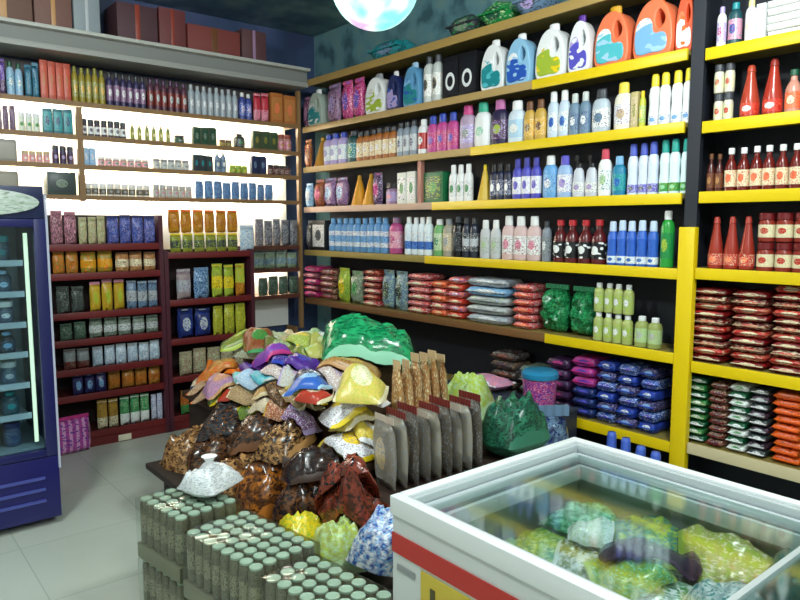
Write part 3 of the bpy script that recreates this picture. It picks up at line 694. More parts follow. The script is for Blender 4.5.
# wrapped bundles on the top of the long unit
for p0, p1, h, c, lab in ((362, 396, .16, ('teal', 'bluegrey', 'charcoal'), 'dark teal wrapped bundle on top board, farthest of the wrapped bundles'),
                          (440, 470, .16, ('charcoal', 'greygreen', 'green'), 'dark wrapped bundle on top board beside the green one'),
                          (472, 502, .18, ('green', 'darkgreen', 'palegreen'), 'green wrapped bundle lying on the top board'),
                          (506, 535, .20, ('bluegrey', 'lilac', 'charcoal'), 'blue-grey wrapped bundle lying on the top board')):
    ya, yb = onx(p0, 40, SX).y, onx(p1, 40, SX).y
    build('pack', (SX+.16, (ya+yb)/2, 2.802), -PI/2, abs(yb-ya)*.95, .26, h, A(*c), Pn(c[0]), None, lab, 'wrapped bundles on the top board', name='wrapped_bundle', cat='bundle')

# ================================================================== red display racks in front of the back wall
RY = 5.0
maroon = plain('6a1a1c', .45)
def rack(x0, x1, boards, label, top):
    t = thing('display_rack', label, 'rack', ((x0+x1)/2, RY+.15, 0))
    part('back_panel', local(t, MB().box(x0+.03, x1-.03, RY+.30, RY+.315, .02, top).mesh('rack_back')), plain('2a1618', .6), t)
    for x in (x0, x1-.03): part('upright', local(t, MB().box(x, x+.03, RY-.01, RY+.32, 0, top).mesh('rack_upright')), plain('4a1a2a', .5), t)
    for z in boards:
        s = part('shelf_board', local(t, MB().box(x0+.03, x1-.03, RY+.008, RY+.30, z-.015, z).mesh('rack_board')), plain('55201e', .5), t)
        part('edge_strip', local(t, MB().box(x0+.03, x1-.03, RY-.008, RY+.008, z-.035, z+.012).mesh('rack_edge', .003)), maroon, s)
    part('kick_plate', local(t, MB().box(x0+.03, x1-.03, RY-.004, RY+.01, 0, .062).mesh('kick')), maroon, t)
    return t
R1 = [1.41, 1.213, .944, .758, .555, .372, .10]; R2 = [1.337, .983, .688, .40, .10]
rack(.80, 1.872, R1, 'dark red display rack of packets nearest the blue fridge', 1.62)
rack(1.876, 2.60, R2, 'dark red display rack of packets nearest the corner', 1.36)
W1 = ['on top board of fridge-side rack'] + [f'on {w} board of fridge-side rack' for w in ('second', 'third', 'fourth', 'fifth', 'sixth', 'bottom')]
W2 = ['on top board of corner-side rack'] + [f'on {w} board of corner-side rack' for w in ('second', 'third', 'fourth', 'bottom')]
def r1(i, p0, p1, n, h, desc, m, cap=None): brun(0, p0, p1, n, 'pouch', h, desc, m, cap, where=W1[i], Y=RY, z=R1[i], anchor='fridge', fill=.92, dmax=.14)
def r2(i, p0, p1, n, h, desc, m, cap=None, zoff=0.0, where=None): brun(0, p0, p1, n, 'pouch', h, desc, m, cap, where=where or W2[i], Y=RY, z=R2[i], anchor='fridge', fill=.92, zoff=zoff, dmax=.14, jit=0.0 if i == 0 else 1.0)
r1(0, 48, 75, 2, .24, 'pinkish brown packet', A('5a4038', 'pink', 'charcoal'))
r1(0, 76, 104, 3, .21, 'yellow-green packet', A('olive', 'palegreen', 'pink'))
r1(0, 105, 154, 4, .22, 'dark blue packet', A('navy', 'blue', 'lilac'), Pn('navy'))
r1(1, 48, 75, 2, .17, 'orange-flecked packet', A('olive', 'orange', 'brown'))
r1(1, 77, 110, 2, .165, 'mustard packet', A('olive', 'gold', 'orange'))
r1(1, 112, 154, 3, .155, 'tan packet', A('tan', 'cream', 'brick'), Pn('brown'))
r1(2, 50, 80, 2, .20, 'black packet', A('black', 'charcoal', 'greygreen'))
r1(2, 84, 121, 3, .225, 'yellow packet with pink top', A('b89a2c', 'lime', 'gold'), Pn('pink'))
r1(2, 122, 154, 3, .21, 'grey-blue packet', A('bluegrey', 'silver', 'charcoal'))
r1(3, 52, 80, 2, .13, 'dark green packet', A('darkgreen', 'greygreen', 'black'))
r1(3, 82, 154, 5, .145, 'grey-green packet with pale print', A('greygreen', 'pale', 'charcoal'))
r1(4, 54, 82, 2, .15, 'grey and red packet', A('grey', 'darkred', 'greygreen'))
r1(4, 84, 154, 6, .15, 'light blue packet', A('8fb4cc', 'white', 'bluegrey'), Pn('silver'))
r1(5, 62, 98, 3, .145, 'blue and plum packet', A('navy', 'sky', 'plum'))
r1(5, 99, 154, 4, .145, 'orange-brown packet', A('a8702c', 'amber', 'brown'))
r1(6, 86, 109, 2, .22, 'yellow-brown packet', A('b08a34', 'cream', 'brown'))
r1(6, 110, 141, 3, .225, 'green and white packet', A('2f8a52', 'white', 'palegreen'))
r1(6, 142, 154, 2, .21, 'blue-white packet', A('bluegrey', 'white', 'lilac'))
r2(0, 168, 237, 6, .15, 'lime packet with dark print', A('olive', 'charcoal', 'lime'), Pn('yellow'))
r2(0, 167, 237, 6, .175, 'orange-brown packet', A('b4741e', 'amber', 'gold'), Pn('orange'), zoff=.152, where='in upper tier on corner-side rack')
r2(0, 239, 254, 1, .21, 'pale blue packet', A('lightblue', 'white', 'bluegrey'))
r2(1, 173, 190, 1, .255, 'grey-pink packet', A('a89a98', 'silver', 'mauve'))
r2(1, 191, 208, 1, .26, 'blue packet with pale print', A('2f5a94', 'lightblue', 'navy'))
r2(1, 209, 232, 2, .27, 'lime packet', A('lime', 'yellow', 'olive'))
r2(1, 233, 243, 1, .26, 'orange and lime packet', A('lime', 'amber', 'gold'))
r2(2, 173, 208, 2, .23, 'dark blue packet with white print', A('navy', 'pale', 'royal'))
r2(2, 209, 243, 3, .24, 'yellow-green packet', A('lime', 'olive', 'yellow'))
r2(3, 173, 243, 5, .20, 'beige-green packet', A('b08a7c', 'palegreen', 'darkred'))
r2(4, 173, 243, 5, .20, 'orange-green packet', A('amber', 'green', 'brick'))
c = thing('price_card', 'small cream card on the kick plate of the fridge-side rack', 'card', tuple(ony(125, 437, RY-.012)), (0, 0, 0))
part('card', MB().box(-.045, .045, -.003, .003, -.022, .022).mesh('price_card', .001), plain('e4dcc2', .6), c)
p = onz(78, 452, 0)
build('pouch', (p.x-.03, p.y-.01, .002), .1, .24, .07, .26, A('b8489e', 'e0a0d0', 'purple', 'stripe'), Pn('magenta'), None, 'magenta and pink striped packet standing on the floor beside the fridge', None)

# ================================================================== blue drinks fridge
FY, FX0, FX1 = 3.79, .18, .835
fr = thing('display_fridge', 'blue glass-door display fridge with picture sign on top', 'fridge', ((FX0+FX1)/2, FY+.3, 0))
bluem = plain('1a1c58', .35)
def fl(mb, nm, bev=0.0): return local(fr, mb.mesh(nm, bev))
part('cabinet', fl(MB().box(FX0, FX0+.03, FY+.04, FY+.62, .30, 1.58).box(FX1-.03, FX1, FY+.04, FY+.62, .30, 1.58).box(FX0, FX1, FY+.60, FY+.62, .30, 1.58)
     .box(FX0, FX1, FY+.04, FY+.62, 1.55, 1.58).box(FX0, FX1, FY+.04, FY+.62, .04, .40), 'fridge_cabinet'), bluem, fr)
part('liner', fl(MB().box(FX0+.031, FX1-.031, FY+.585, FY+.599, .401, 1.549).box(FX0+.031, FX1-.031, FY+.06, FY+.585, .401, .415), 'fridge_liner'), plain('8496a0', .4), fr)
df = part('door', fl(MB().box(FX0, FX0+.05, FY, FY+.035, .37, 1.58).box(FX1-.058, FX1, FY, FY+.035, .37, 1.58).box(FX0+.05, FX1-.058, FY, FY+.035, 1.54, 1.58).box(FX0+.05, FX1-.058, FY, FY+.035, .37, .405), 'fridge_door', .004), bluem, fr)
part('glass_pane', fl(MB().box(FX0+.051, FX1-.059, FY+.014, FY+.02, .406, 1.539), 'fridge_glass'), glassy('fridge_glass', (.86, .95, .97, 1), .94), df)
part('door_trim', fl(MB().box(FX1-.004, FX1+.006, FY-.006, FY+.02, .30, 1.70), 'fridge_trim'), plain('b8bcd0', .3), df, 'pale edge trim')
part('light_tube', fl(MB().tube((FX1-.085, FY+.07, .44), (FX1-.085, FY+.07, 1.51), .010), 'fridge_tube'), glow('e4f2d0', .9, 'fridge_tube'), fr)
part('grille_panel', fl(MB().box(FX0, FX1, FY+.005, FY+.039, .04, .366), 'fridge_grille', .004), plain('1c1a60', .35), fr)
for z in (.14, .20, .26):
    part('grille_slat', fl(MB().box(FX0+.03, FX1-.07, FY-.004, FY+.006, z-.008, z+.008), 'fridge_slat', .003), plain('4a52a0', .3), fr)
sg = part('sign_panel', fl(MB().box(FX0, FX1-.006, FY+.0, FY+.3, 1.581, 1.74), 'fridge_sign', .006), plain('1b2348', .35), fr)
vs, fs = [], []
for i in range(28):
    a = 2*PI*i/28; vs += [(.30*math.cos(a), -.004, .066*math.sin(a)), (.30*math.cos(a), .004, .066*math.sin(a))]
fs = [tuple(range(0, 56, 2)), tuple(range(1, 56, 2))[::-1]] + [(2*i, 2*((i+1) % 28), 2*((i+1) % 28)+1, 2*i+1) for i in range(28)]
o = part('sign_picture', mesh_from('sign_oval', vs, fs, False), art('a8b8a8', 'pale', 'greygreen', 'blotch'), sg); o.location = (0, -.305, 1.66)
shz = [ony(20, py, 4.0).z for py in (262, 292, 322, 351, 381, 411)]
for z in shz:
    part('wire_shelf', fl(MB().box(FX0+.032, FX1-.10, FY+.09, FY+.56, z-.008, z).box(FX0+.032, FX1-.10, FY+.078, FY+.09, z-.014, z+.016), 'fridge_shelf'), plain('aebcc8', .35), fr)
lv = [.4155]+sorted(shz)
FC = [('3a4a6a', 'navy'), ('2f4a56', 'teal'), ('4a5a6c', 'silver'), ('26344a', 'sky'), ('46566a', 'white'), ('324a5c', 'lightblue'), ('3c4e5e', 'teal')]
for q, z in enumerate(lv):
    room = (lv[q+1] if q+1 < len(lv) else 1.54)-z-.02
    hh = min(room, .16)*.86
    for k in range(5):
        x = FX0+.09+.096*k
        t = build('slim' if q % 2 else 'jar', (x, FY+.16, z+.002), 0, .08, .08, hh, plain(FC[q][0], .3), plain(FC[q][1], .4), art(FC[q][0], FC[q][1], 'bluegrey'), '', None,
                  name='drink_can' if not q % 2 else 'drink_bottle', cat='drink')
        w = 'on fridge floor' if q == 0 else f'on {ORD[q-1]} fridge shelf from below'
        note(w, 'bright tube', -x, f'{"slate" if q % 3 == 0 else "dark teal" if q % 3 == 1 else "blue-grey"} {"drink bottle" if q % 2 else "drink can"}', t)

# ================================================================== chest freezer
zt, x0, x1, y0, y1 = .85, 1.085, 1.86, -.35, 1.345
fz = thing('chest_freezer', 'white chest freezer with red stripe and sliding glass lids, full of bags', 'freezer', ((x0+x1)/2, (y0+y1)/2, 0), (0, 0, math.radians(0)))
def zl(mb, nm, bev=0.0): return local(fz, mb.mesh(nm, bev))
wm = plain('c9cdcc', .35); alu = plain('c4cccf', .3, .3)
T = .055
part('cabinet', zl(MB().box(x0, x0+T, y0, y1, .05, .80).box(x1-T, x1, y0, y1, .05, .80).box(x0+T, x1-T, y1-T, y1, .05, .80).box(x0+T, x1-T, y0, y0+T, .05, .80).box(x0+T, x1-T, y0+T, y1-T, .05, .12), 'freezer_cabinet'), wm, fz)
part('liner', zl(MB().box(x0+T, x0+T+.01, y0+T, y1-T, .121, .76).box(x1-T-.01, x1-T, y0+T, y1-T, .121, .76).box(x0+T, x1-T, y1-T-.01, y1-T, .121, .76).box(x0+T, x1-T, y0+T, y0+T+.01, .121, .76).box(x0+T, x1-T, y0+T, y1-T, .59, .610), 'freezer_liner'), plain('8f9f98', .4), fz)
def ring(a, b, za, zb): return MB().box(x0+a, x0+b, y0+a, y1-a, za, zb).box(x1-b, x1-a, y0+a, y1-a, za, zb).box(x0+b, x1-b, y1-b, y1-a, za, zb).box(x0+b, x1-b, y0+a, y0+b, za, zb)
part('rim', zl(ring(-.006, .026, .80, zt), 'freezer_rim', .004), plain('dfe3e4', .3), fz)
part('rail', zl(ring(.03, .042, .79, zt-.008), 'freezer_rail_outer', .002), alu, fz)
part('rail', zl(ring(.052, .064, .775, zt-.028), 'freezer_rail_middle', .002), alu, fz)
part('rail', zl(ring(.078, .094, .755, zt-.052), 'freezer_rail_inner', .003), plain('d4dadb', .3), fz)
part('rail_gutter', zl(ring(.027, .078, .755, .785), 'freezer_gutter'), plain('56666a', .4), fz)
part('red_stripe', zl(MB().box(x0-.004, x0-.0005, y0, y1, .700, .752), 'freezer_stripe'), plain('b4261e', .4), fz)
po = part('poster', zl(MB().box(x0-.004, x0-.0005, y0+.1, y1-.115, .12, .690), 'freezer_poster'), plain('c8b03a', .5), fz)
mb = MB()
for yy, za, zb, ww in ((1.185, .40, .66, .018), (1.14, .45, .60, .010), (1.09, .38, .65, .016), (1.02, .30, .62, .012)):
    mb.box(x0-.0055, x0-.0042, yy-ww/2, yy+ww/2, za, zb)
    mb.box(x0-.0055, x0-.0042, yy-ww*1.4, yy+ww*.4, zb-.05, zb-.035)
part('poster_print', zl(mb, 'freezer_print'), plain('4a4418', .5), po)
part('maker_plate', zl(MB().box(x0-.003, x0-.0005, 1.255, 1.325, .655, .672), 'freezer_plate'), plain('8a8e90', .4), fz)
gl = glassy('lid_glass', (.93, .98, .97, 1), .965)
for ya, yb, z in ((.40, 1.285, .815), (-.28, .55, .832)):
    g = part('glass_lid', zl(MB().box(x0+.065, x1-.065, ya, yb, z, z+.005), 'freezer_lid'), gl, fz)
    part('lid_frame', zl(MB().box(x0+.065, x1-.065, yb-.001, yb+.012, z-.004, z+.009), 'freezer_lid_frame'), alu, g); part('lid_frame', zl(MB().box(x0+.065, x1-.065, ya-.012, ya+.001, z-.004, z+.009), 'freezer_lid_frame'), alu, g)

# ================================================================== heaps: a height map keeps the bags resting on each other
class Heap:
    def __init__(s, x0, x1, y0, y1, fn, r=.010, walls=None):
        s.x0, s.y0, s.r = x0, y0, r; s.nx = int((x1-x0)/r)+1; s.ny = int((y1-y0)/r)+1
        s.h = np.array([[fn(x0+i*r, y0+j*r) for j in range(s.ny)] for i in range(s.nx)], dtype=float); s.walls = walls
    def at(s, X, Y, k=1):
        i = np.rint((X-s.x0)/s.r).astype(int).clip(k, s.nx-1-k); j = np.rint((Y-s.y0)/s.r).astype(int).clip(k, s.ny-1-k)
        return np.max([s.h[i+a, j+b] for a in range(-k, k+1) for b in range(-k, k+1)], axis=0)
    def put(s, X, Y, Z):
        def up(A):
            A = np.repeat(A, 3, axis=0); A = (A[2:]+A[1:-1]+A[:-2])/3
            A = np.repeat(A, 3, axis=1); return (A[:, 2:]+A[:, 1:-1]+A[:, :-2])/3
        X, Y, Z = up(X), up(Y), up(Z)
        i = np.rint((X-s.x0)/s.r).astype(int).clip(0, s.nx-1); j = np.rint((Y-s.y0)/s.r).astype(int).clip(0, s.ny-1)
        np.maximum.at(s.h, (i, j), Z+.002)
BAGN = [0]
def bag(heap, x, y, w, l, th, yaw, body, cap, label, group, tilt=(0, 0), nm='packet', cat='packet', crumple=0, seals=True, droop=.13, z=0.0):
    """a filled film bag that lies on whatever is below it: its underside follows the height map, its top bulges"""
    BAGN[0] += 1; sd = BAGN[0]*1.37
    nu, nv = 18, 18
    U, V = np.meshgrid(np.linspace(-1, 1, nu), np.linspace(-1, 1, nv), indexing='ij')
    cr = .30 if crumple else .15
    N = lambda f, o: np.array([[noise.noise(Vector((U[a, b]*f+sd, V[a, b]*f-sd, o+sd))) for b in range(nv)] for a in range(nu)])
    n1, n2, n3, n4 = N(1.6, 0), N(4.2, 3), N(1.3, 9), N(1.3, 15)
    pin = .16 if crumple else .08
    lx = U*.5*w*(1-pin*V**2)*(1+cr*.35*n3); ly = V*.5*l*(1-pin*.6*U**2)*(1+cr*.35*n4)
    a = math.radians(yaw); X = x+lx*math.cos(a)-ly*math.sin(a); Y = y+lx*math.sin(a)+ly*math.cos(a)
    if heap is not None and heap.walls:
        X = X.clip(heap.walls[0], heap.walls[1]); Y = Y.clip(heap.walls[2], heap.walls[3])
    if heap is not None:
        g = heap.at(X, Y); g = np.maximum(g, g.max()-droop)
        P = np.linalg.lstsq(np.stack([X.ravel(), Y.ravel(), np.ones(X.size)], 1), g.ravel(), rcond=None)[0]
        pl = P[0]*X+P[1]*Y+P[2]
        pl = pl+np.percentile(g-pl, 82); low = np.maximum(g, pl-.035*np.minimum(1, (U**2+V**2)))
        for _ in range(4):
            q = np.pad(low, 1, mode='edge'); q = (q[:-2, 1:-1]+q[2:, 1:-1]+q[1:-1, :-2]+q[1:-1, 2:]+2*low)/6
            low = np.maximum(g, q)
        low = low+.002
    else: low = np.full_like(X, z)
    t = np.maximum(0, 1-np.abs(U)**3.4)**.6*np.maximum(0, 1-np.abs(V/.93).clip(0, 1)**3.4)**.6
    zz = th*t*(1+cr*1.0*n1+cr*.9*n2)+.003
    if heap is None: low = low+.28*th*(1-t)
    top = low+np.maximum(zz, .003)
    if heap is not None: heap.put(X, Y, top)
    zb = float(low.min())
    root = thing(nm, label, cat, (x, y, zb), (0, 0, a), (1, 1, 1), group)
    ca, sa = math.cos(a), math.sin(a)
    LX = (X-x)*ca+(Y-y)*sa; LY = -(X-x)*sa+(Y-y)*ca
    def sheet(name, js, zig=0.0):
        vs, fs = [], []
        m = len(js)
        for side in (top, low):
            for k, i in enumerate(range(nu)):
                for j in js: vs.append((LX[i, j], LY[i, j], side[i, j]-zb+zig*(1 if i % 2 else 0)))
        o = nu*m
        for i in range(nu-1):
            for k in range(m-1):
                q = (i*m+k, (i+1)*m+k, (i+1)*m+k+1, i*m+k+1); fs.append(q); fs.append(tuple(o+c for c in q)[::-1])
        for i in range(nu-1):
            for k in (0, m-1): fs.append((i*m+k, (i+1)*m+k, o+(i+1)*m+k, o+i*m+k))
        for k in range(m-1):
            for i in (0, nu-1): fs.append((i*m+k, i*m+k+1, o+i*m+k+1, o+i*m+k))
        return mesh_from(name, vs, fs)
    if seals:
        part('film_body', sheet(f'bag_film_{BAGN[0]}', list(range(1, nv-1))), body, root)
        part('seal', sheet(f'bag_seal_{BAGN[0]}', [0, 1], .002), cap or body, root)
        part('seal', sheet(f'bag_sealb_{BAGN[0]}', [nv-2, nv-1], .002), cap or body, root)
    else: part('film_body', sheet(f'bag_film_{BAGN[0]}', list(range(nv))), body, root)
    return root
# freezer contents
H = Heap(x0+.06, x1-.06, y0+.06, y1-.06, lambda x, y: .612, walls=(x0+.098, x1-.098, y0+.098, y1-.098))
G = 'bags heaped in the freezer'
def clampx(v, w): return min(max(v, x0+.07+w/2), x1-.07-w/2)
FZ = [ # x, y, width, length, thickness, yaw, colours, text
 (1.25, 1.17, .24, .24, .08, 20, ('3a5a54', 'bluegrey', 'darkgreen'), 'dull slate-green bag in the far front corner'),
 (1.47, 1.17, .24, .24, .10, -20, ('2a8a58', 'lime', 'palegreen'), 'lime-flecked green bag at the far end'),
 (1.68, 1.17, .24, .24, .12, 15, ('1f7a4a', 'mint', 'green'), 'bright green bag in the far back corner'),
 (1.25, .96, .26, .24, .09, -10, ('2f8258', 'palegreen', 'green'), 'green bag lying against the front wall'),
 (1.46, .97, .24, .24, .09, 30, ('7a8a54', 'white', 'olive'), 'olive and white bag'),
 (1.67, .95, .26, .26, .13, -25, ('1f6a4e', 'lime', 'teal'), 'dark green bag with lime streaks'),
 (1.24, .76, .26, .24, .09, 15, ('b5824e', 'tan', 'palegreen'), 'orange-brown bag beside the front wall'),
 (1.45, .77, .24, .24, .09, 0, ('6e9a7c', 'white', 'green'), 'pale green bag amid the brown ones'),
 (1.66, .73, .27, .24, .12, 40, ('b0aa5e', 'lime', 'cream'), 'yellowish bag in the middle'),
 (1.24, .56, .26, .24, .08, -15, ('a0b0a6', 'white', 'greygreen'), 'whitish bag at the front wall'),
 (1.45, .57, .24, .24, .08, 25, ('b0743c', 'amber', 'olive'), 'amber bag beside the whitish one'),
 (1.65, .50, .30, .28, .13, 10, ('1f5a4c', 'greygreen', 'teal'), 'large dark green bag by the long back wall'),
 (1.25, .34, .26, .24, .08, 12, ('a4b8b8', 'white', 'teal'), 'pale blue-white bag at the front wall'),
 (1.46, .34, .24, .24, .08, -30, ('8aa05a', 'palegreen', 'amber'), 'olive-green bag next to the blue-white one'),
 (1.66, .25, .26, .24, .09, -10, ('c2b856', 'cream', 'lime'), 'pale yellow bag by the long back wall'),
 (1.42, .86, .20, .17, .06, 60, ('5a9a4c', 'lime', 'mint'), 'small lime-green bag lying on the others'),
 (1.54, 1.05, .14, .12, .05, 30, ('dfe8dc', 'white', 'palegreen'), 'small white bag lying on the green bags'),
 (1.47, .84, .24, .09, .05, -62, ('3a2c3c', 'plum', 'charcoal'), 'long dark purple bag lying across the middle'),
 (1.36, .62, .22, .18, .07, 5, ('90a8b0', 'white', 'teal'), 'grey-blue and white bag lying on top'),
]
for bx, by_, w, l, th, yaw, cs, txt in FZ:
    bag(H, bx, by_, w, l, th*.55, yaw, art(*cs, kind='blotch', rough=.22, scale=4), plain(cs[1], .35), txt+' of the freezer', G, (0, 0), 'frozen_bag', 'bag', 1, droop=.05)
for k in range(6):
    bag(H, 1.31+.30*(k % 2), .06-.115*(k//2), .22, .11, .05, 6*k, art('greygreen', ('lime', 'cream', 'mint')[k % 3], 'green', 'blotch', .25, 4), plain('palegreen'), f'green-grey bag, {ORD[k]} of the loose bags in the near half of the freezer', G, nm='frozen_bag', cat='bag', crumple=1, droop=.07)

# ================================================================== island display in the middle
ix0, ix1, iy0, iy1 = 1.60, 2.50, 2.28, 4.05
isl = thing('island_display', 'low brown island display table carrying the heap of packets', 'table', ((ix0+ix1)/2, (iy0+iy1)/2, 0))
def il(mb, nm, bev=0.0): return local(isl, mb.mesh(nm, bev))
dw = plain('4a3424', .55)
part('table_top', il(MB().box(ix0, ix1, iy0, iy1, .50, .54), 'island_top', .004), dw, isl)
part('side_panel', il(MB().box(ix0+.03, ix1-.03, iy0+.03, iy1-.03, .04, .499), 'island_body'), plain('33261e', .6), isl)
part('riser', il(MB().box(1.72, 2.45, 2.64, 3.86, .541, .68), 'island_riser', .004), dw, isl)
part('riser', il(MB().box(1.88, 2.40, 2.76, 3.78, .681, .82), 'island_riser_top', .004), dw, isl)
part('end_ledge', il(MB().box(1.60, 2.62, 1.98, 2.279, .44, .47).box(1.62, 2.58, 2.03, 2.279, .04, .439), 'island_ledge'), plain('3a2a22', .6), isl)
be = thing('bench', 'low dark bench under the brown bags along the island', 'bench', (1.34, 2.55, 0))
part('seat', local(be, MB().box(1.21, 1.585, 1.50, 3.6, .26, .29).mesh('bench_top', .004)), plain('2e2420', .6), be)
for yy in (1.6, 2.5, 3.4): part('leg', local(be, MB().box(1.24, 1.55, yy-.02, yy+.02, 0, .259).mesh('bench_leg')), plain('2e2420', .6), be)

def base(x, y):
    if 1.87 < x < 2.41 and 2.75 < y < 3.79: return .821
    if 1.71 < x < 2.46 and 2.63 < y < 3.87: return .681
    if ix0 <= x <= ix1 and iy0 <= y <= iy1: return .541
    if 1.59 < x < 2.63 and 1.97 < y < 2.29: return .471
    if 1.20 < x < 1.595 and 1.49 < y < 3.61: return .291
    return 0.0
H2 = Heap(.85, 2.9, 1.4, 4.3, base)
# brown bags along the bench
# loose bags at the front edge of the bench
for x, y, w, l, th, yaw, cs, txt in ((1.31, 2.17, .20, .22, .15, 10, ('d8c42c', 'yellow', 'lime'), 'bright yellow bag lying beside the wrapped cases'),
                                   (1.32, 1.95, .19, .22, .14, -20, ('a0a854', 'palegreen', 'lime'), 'lime and green bag beside the bright yellow one'),
                                   (1.38, 1.75, .22, .22, .14, 15, ('2a52a0', 'white', 'sky'), 'blue and white packet at the near bench end'),
                                   (1.36, 1.56, .20, .16, .12, 50, ('c8d4e4', 'royal', 'white'), 'white and blue packet next to the blue one')):
    bag(H2, x, y, w, l, th, yaw, art(*cs, kind='blotch', rough=.3, scale=4), plain(cs[1]), txt, None, (0, 0), 'packet', 'packet', 1, droop=.05)
GB = 'brown bags along the island bench'
BR = [(1.42, 3.44, .32, .27, .17, 10, ('6a482a', 'tan', 'darkbrown'), 'light brown bag at the far end of the bench'),
      (1.42, 3.17, .31, .27, .18, -15, ('33241a', 'brown', 'black'), 'dark brown bag second from the far bench end'),
      (1.42, 2.90, .32, .27, .17, 12, ('5f3e26', 'tan', 'darkbrown'), 'tan-flecked brown bag on the middle of the bench'),
      (1.44, 2.63, .32, .28, .19, -10, ('50301e', 'amber', 'darkbrown'), 'reddish brown bag on the bench behind the grey-green cases'),
      (1.45, 2.37, .25, .28, .17, 15, ('2a1c18', 'brown', 'black'), 'nearly black bag on the bench facing the island corner'),
      (1.48, 2.03, .23, .30, .19, 5, ('4a2418', 'brick', 'darkbrown'), 'glossy red-brown bag at the near end of the bench'),
      (1.53, 3.30, .28, .26, .10, 40, ('241a18', 'charcoal', 'brown'), 'blackish bag lying over the far bench bags'),
      (1.54, 2.98, .28, .26, .10, -30, ('2c1f1a', 'brown', 'black'), 'black-brown bag lying over the middle bench bags'),
      (1.54, 2.70, .28, .24, .10, 25, ('3a261c', 'tan', 'black'), 'brown bag on top, beside the hanging blue packet'),
      (1.50, 2.42, .24, .24, .08, -20, ('261a1a', 'darkbrown', 'black'), 'dark bag on top below the yellow packets'),
      (1.48, 2.12, .22, .24, .09, 35, ('5c2c1c', 'brick', 'black'), 'red-brown bag on top at the near end of the bench')]
for x, y, w, l, th, yaw, cs, txt in BR:
    bag(H2, x, y, w, l, th, yaw, art(*cs, kind='blotch', rough=.22, scale=4), plain(cs[1]), txt, GB, (0, 0), 'brown_bag', 'bag', 1, droop=.28)
# island heap, laid in rows from the far end to the near end
GI = 'packets heaped on the island'
ISL = []
def heaprow(pts, w, l, th, cols, texts, tilt=(20, -15), z=.85, **kw):
    for k, (px, py) in enumerate(pts):
        q = Vector((px, py, 0)) if px < 10 else onz(px, py, z); cs = cols[k % len(cols)]
        bag(H2, q.x, q.y, w*random.uniform(.9, 1.1), l*random.uniform(.9, 1.1), th*.72, random.uniform(-40, 40), art(*cs, kind='flat', scale=6), plain(cs[1], .35), texts.format(['farthest', 'second', 'third', 'fourth', 'fifth', 'sixth', 'seventh', 'eighth'][k]), GI,
            droop=.10, **kw)
heaprow([(1.70, 2.50), (1.80, 2.50), (1.68, 2.36), (1.79, 2.37), (1.74, 2.44), (1.69, 2.45), (1.80, 2.43), (1.73, 2.36)], .18, .2, .07, [('e2cf5a', 'white', 'gold'), ('d8c060', 'cream', 'lime'), ('white', 'yellow', 'mauve')], 'yellow and white packet, {} in the yellow heap', z=.80)
heaprow([(1.60, 3.32), (1.61, 3.12), (1.60, 2.98), (1.61, 2.82), (1.62, 2.68), (1.60, 2.54), (1.59, 3.48), (1.68, 3.92)], .13, .17, .06, [('b0402c', 'cream', 'red'), ('5a7a3c', 'yellow', 'lime'), ('d8cdb4', 'navy', 'tan'), ('a8583c', 'gold', 'cream'), ('7a4a8a', 'lilac', 'white')], 'small mixed-colour snack packet, {} just above the brown bags', z=.7)
bag(H2, 2.43, 2.40, .24, .24, .09, -30, art('8a9a5a', 'palegreen', 'tan', 'blotch', .3), plain('palegreen'), 'dull green bag under the lime green crumpled bag', None, (0, 0), 'packet', 'packet', 1, droop=.05)
bag(H2, 2.41, 2.39, .28, .27, .15, 20, art('a4b850', 'palegreen', 'lime', 'blotch', .25, 4), plain('palegreen'), 'lime green crumpled bag at the near end of the heap', None, (10, 0), 'large_bag', 'bag', 1, droop=.05)
heaprow([(1.63, 3.20), (1.64, 3.04), (1.65, 2.88), (1.66, 2.74)], .15, .2, .05, [('b89c74', 'cream', 'brown'), ('tan', 'beige', 'olive'), ('3c2c24', 'brown', 'tan')], 'beige and brown packet, {} along the island edge', z=.72)
heaprow([(1.58, 3.56), (1.57, 3.42), (1.60, 3.66)], .17, .19, .06, [('b88a6a', 'orange', 'cream'), ('mauve', 'tan', 'pink')], 'pinkish brown packet, {} at the outer corner of the heap', z=.74)
heaprow([(1.66, 2.70), (1.62, 2.62)], .14, .2, .05, [('c0b060', 'yellow', 'olive'), ('3a6ac0', 'lightblue', 'blue')], 'slim packet, {} beside the yellow heap', z=.75)
heaprow([(1.66, 3.30), (1.66, 3.18), (1.67, 3.07)], .15, .2, .05, [('8ccfd0', 'white', 'aqua'), ('a0c0dc', 'lilac', 'white'), ('aqua', 'pale', 'sky')], 'pale cyan packet, {} in the cyan trio', z=.84)
heaprow([(1.72, 3.02), (1.74, 2.88), (1.74, 2.74), (1.84, 2.66)], .18, .18, .06, [('c0a8a0', 'mauve', 'white'), ('pale', 'lilac', 'tan'), ('4a4a54', 'white', 'navy')], 'pinkish grey packet, {} in front of the purple row', z=.86)
heaprow([(1.68, 3.80), (1.70, 3.66), (1.72, 3.50), (1.65, 3.58)], .17, .17, .06, [('orange', 'coral', 'gold'), ('c8501e', 'amber', 'lime')], 'orange packet, {} in the orange clump', z=.86)
heaprow([(1.76, 3.38), (1.77, 3.24), (1.79, 3.10), (1.81, 2.96), (1.74, 3.16)], .17, .18, .07, [('purple', 'violet', 'navy'), ('8a3aa0', 'magenta', 'violet'), ('3a2f8e', 'royal', 'lilac')], 'purple packet, {} along the purple row', z=.9)
heaprow([(2.28, 3.66), (2.06, 3.68), (1.90, 3.62), (2.24, 3.46)], .22, .24, .08, [('palegreen', 'white', 'green'), ('beige', 'palegreen', 'cream'), ('b0b48a', 'lime', 'white')], 'pale green packet, {} along the far edge of the heap', z=.90)
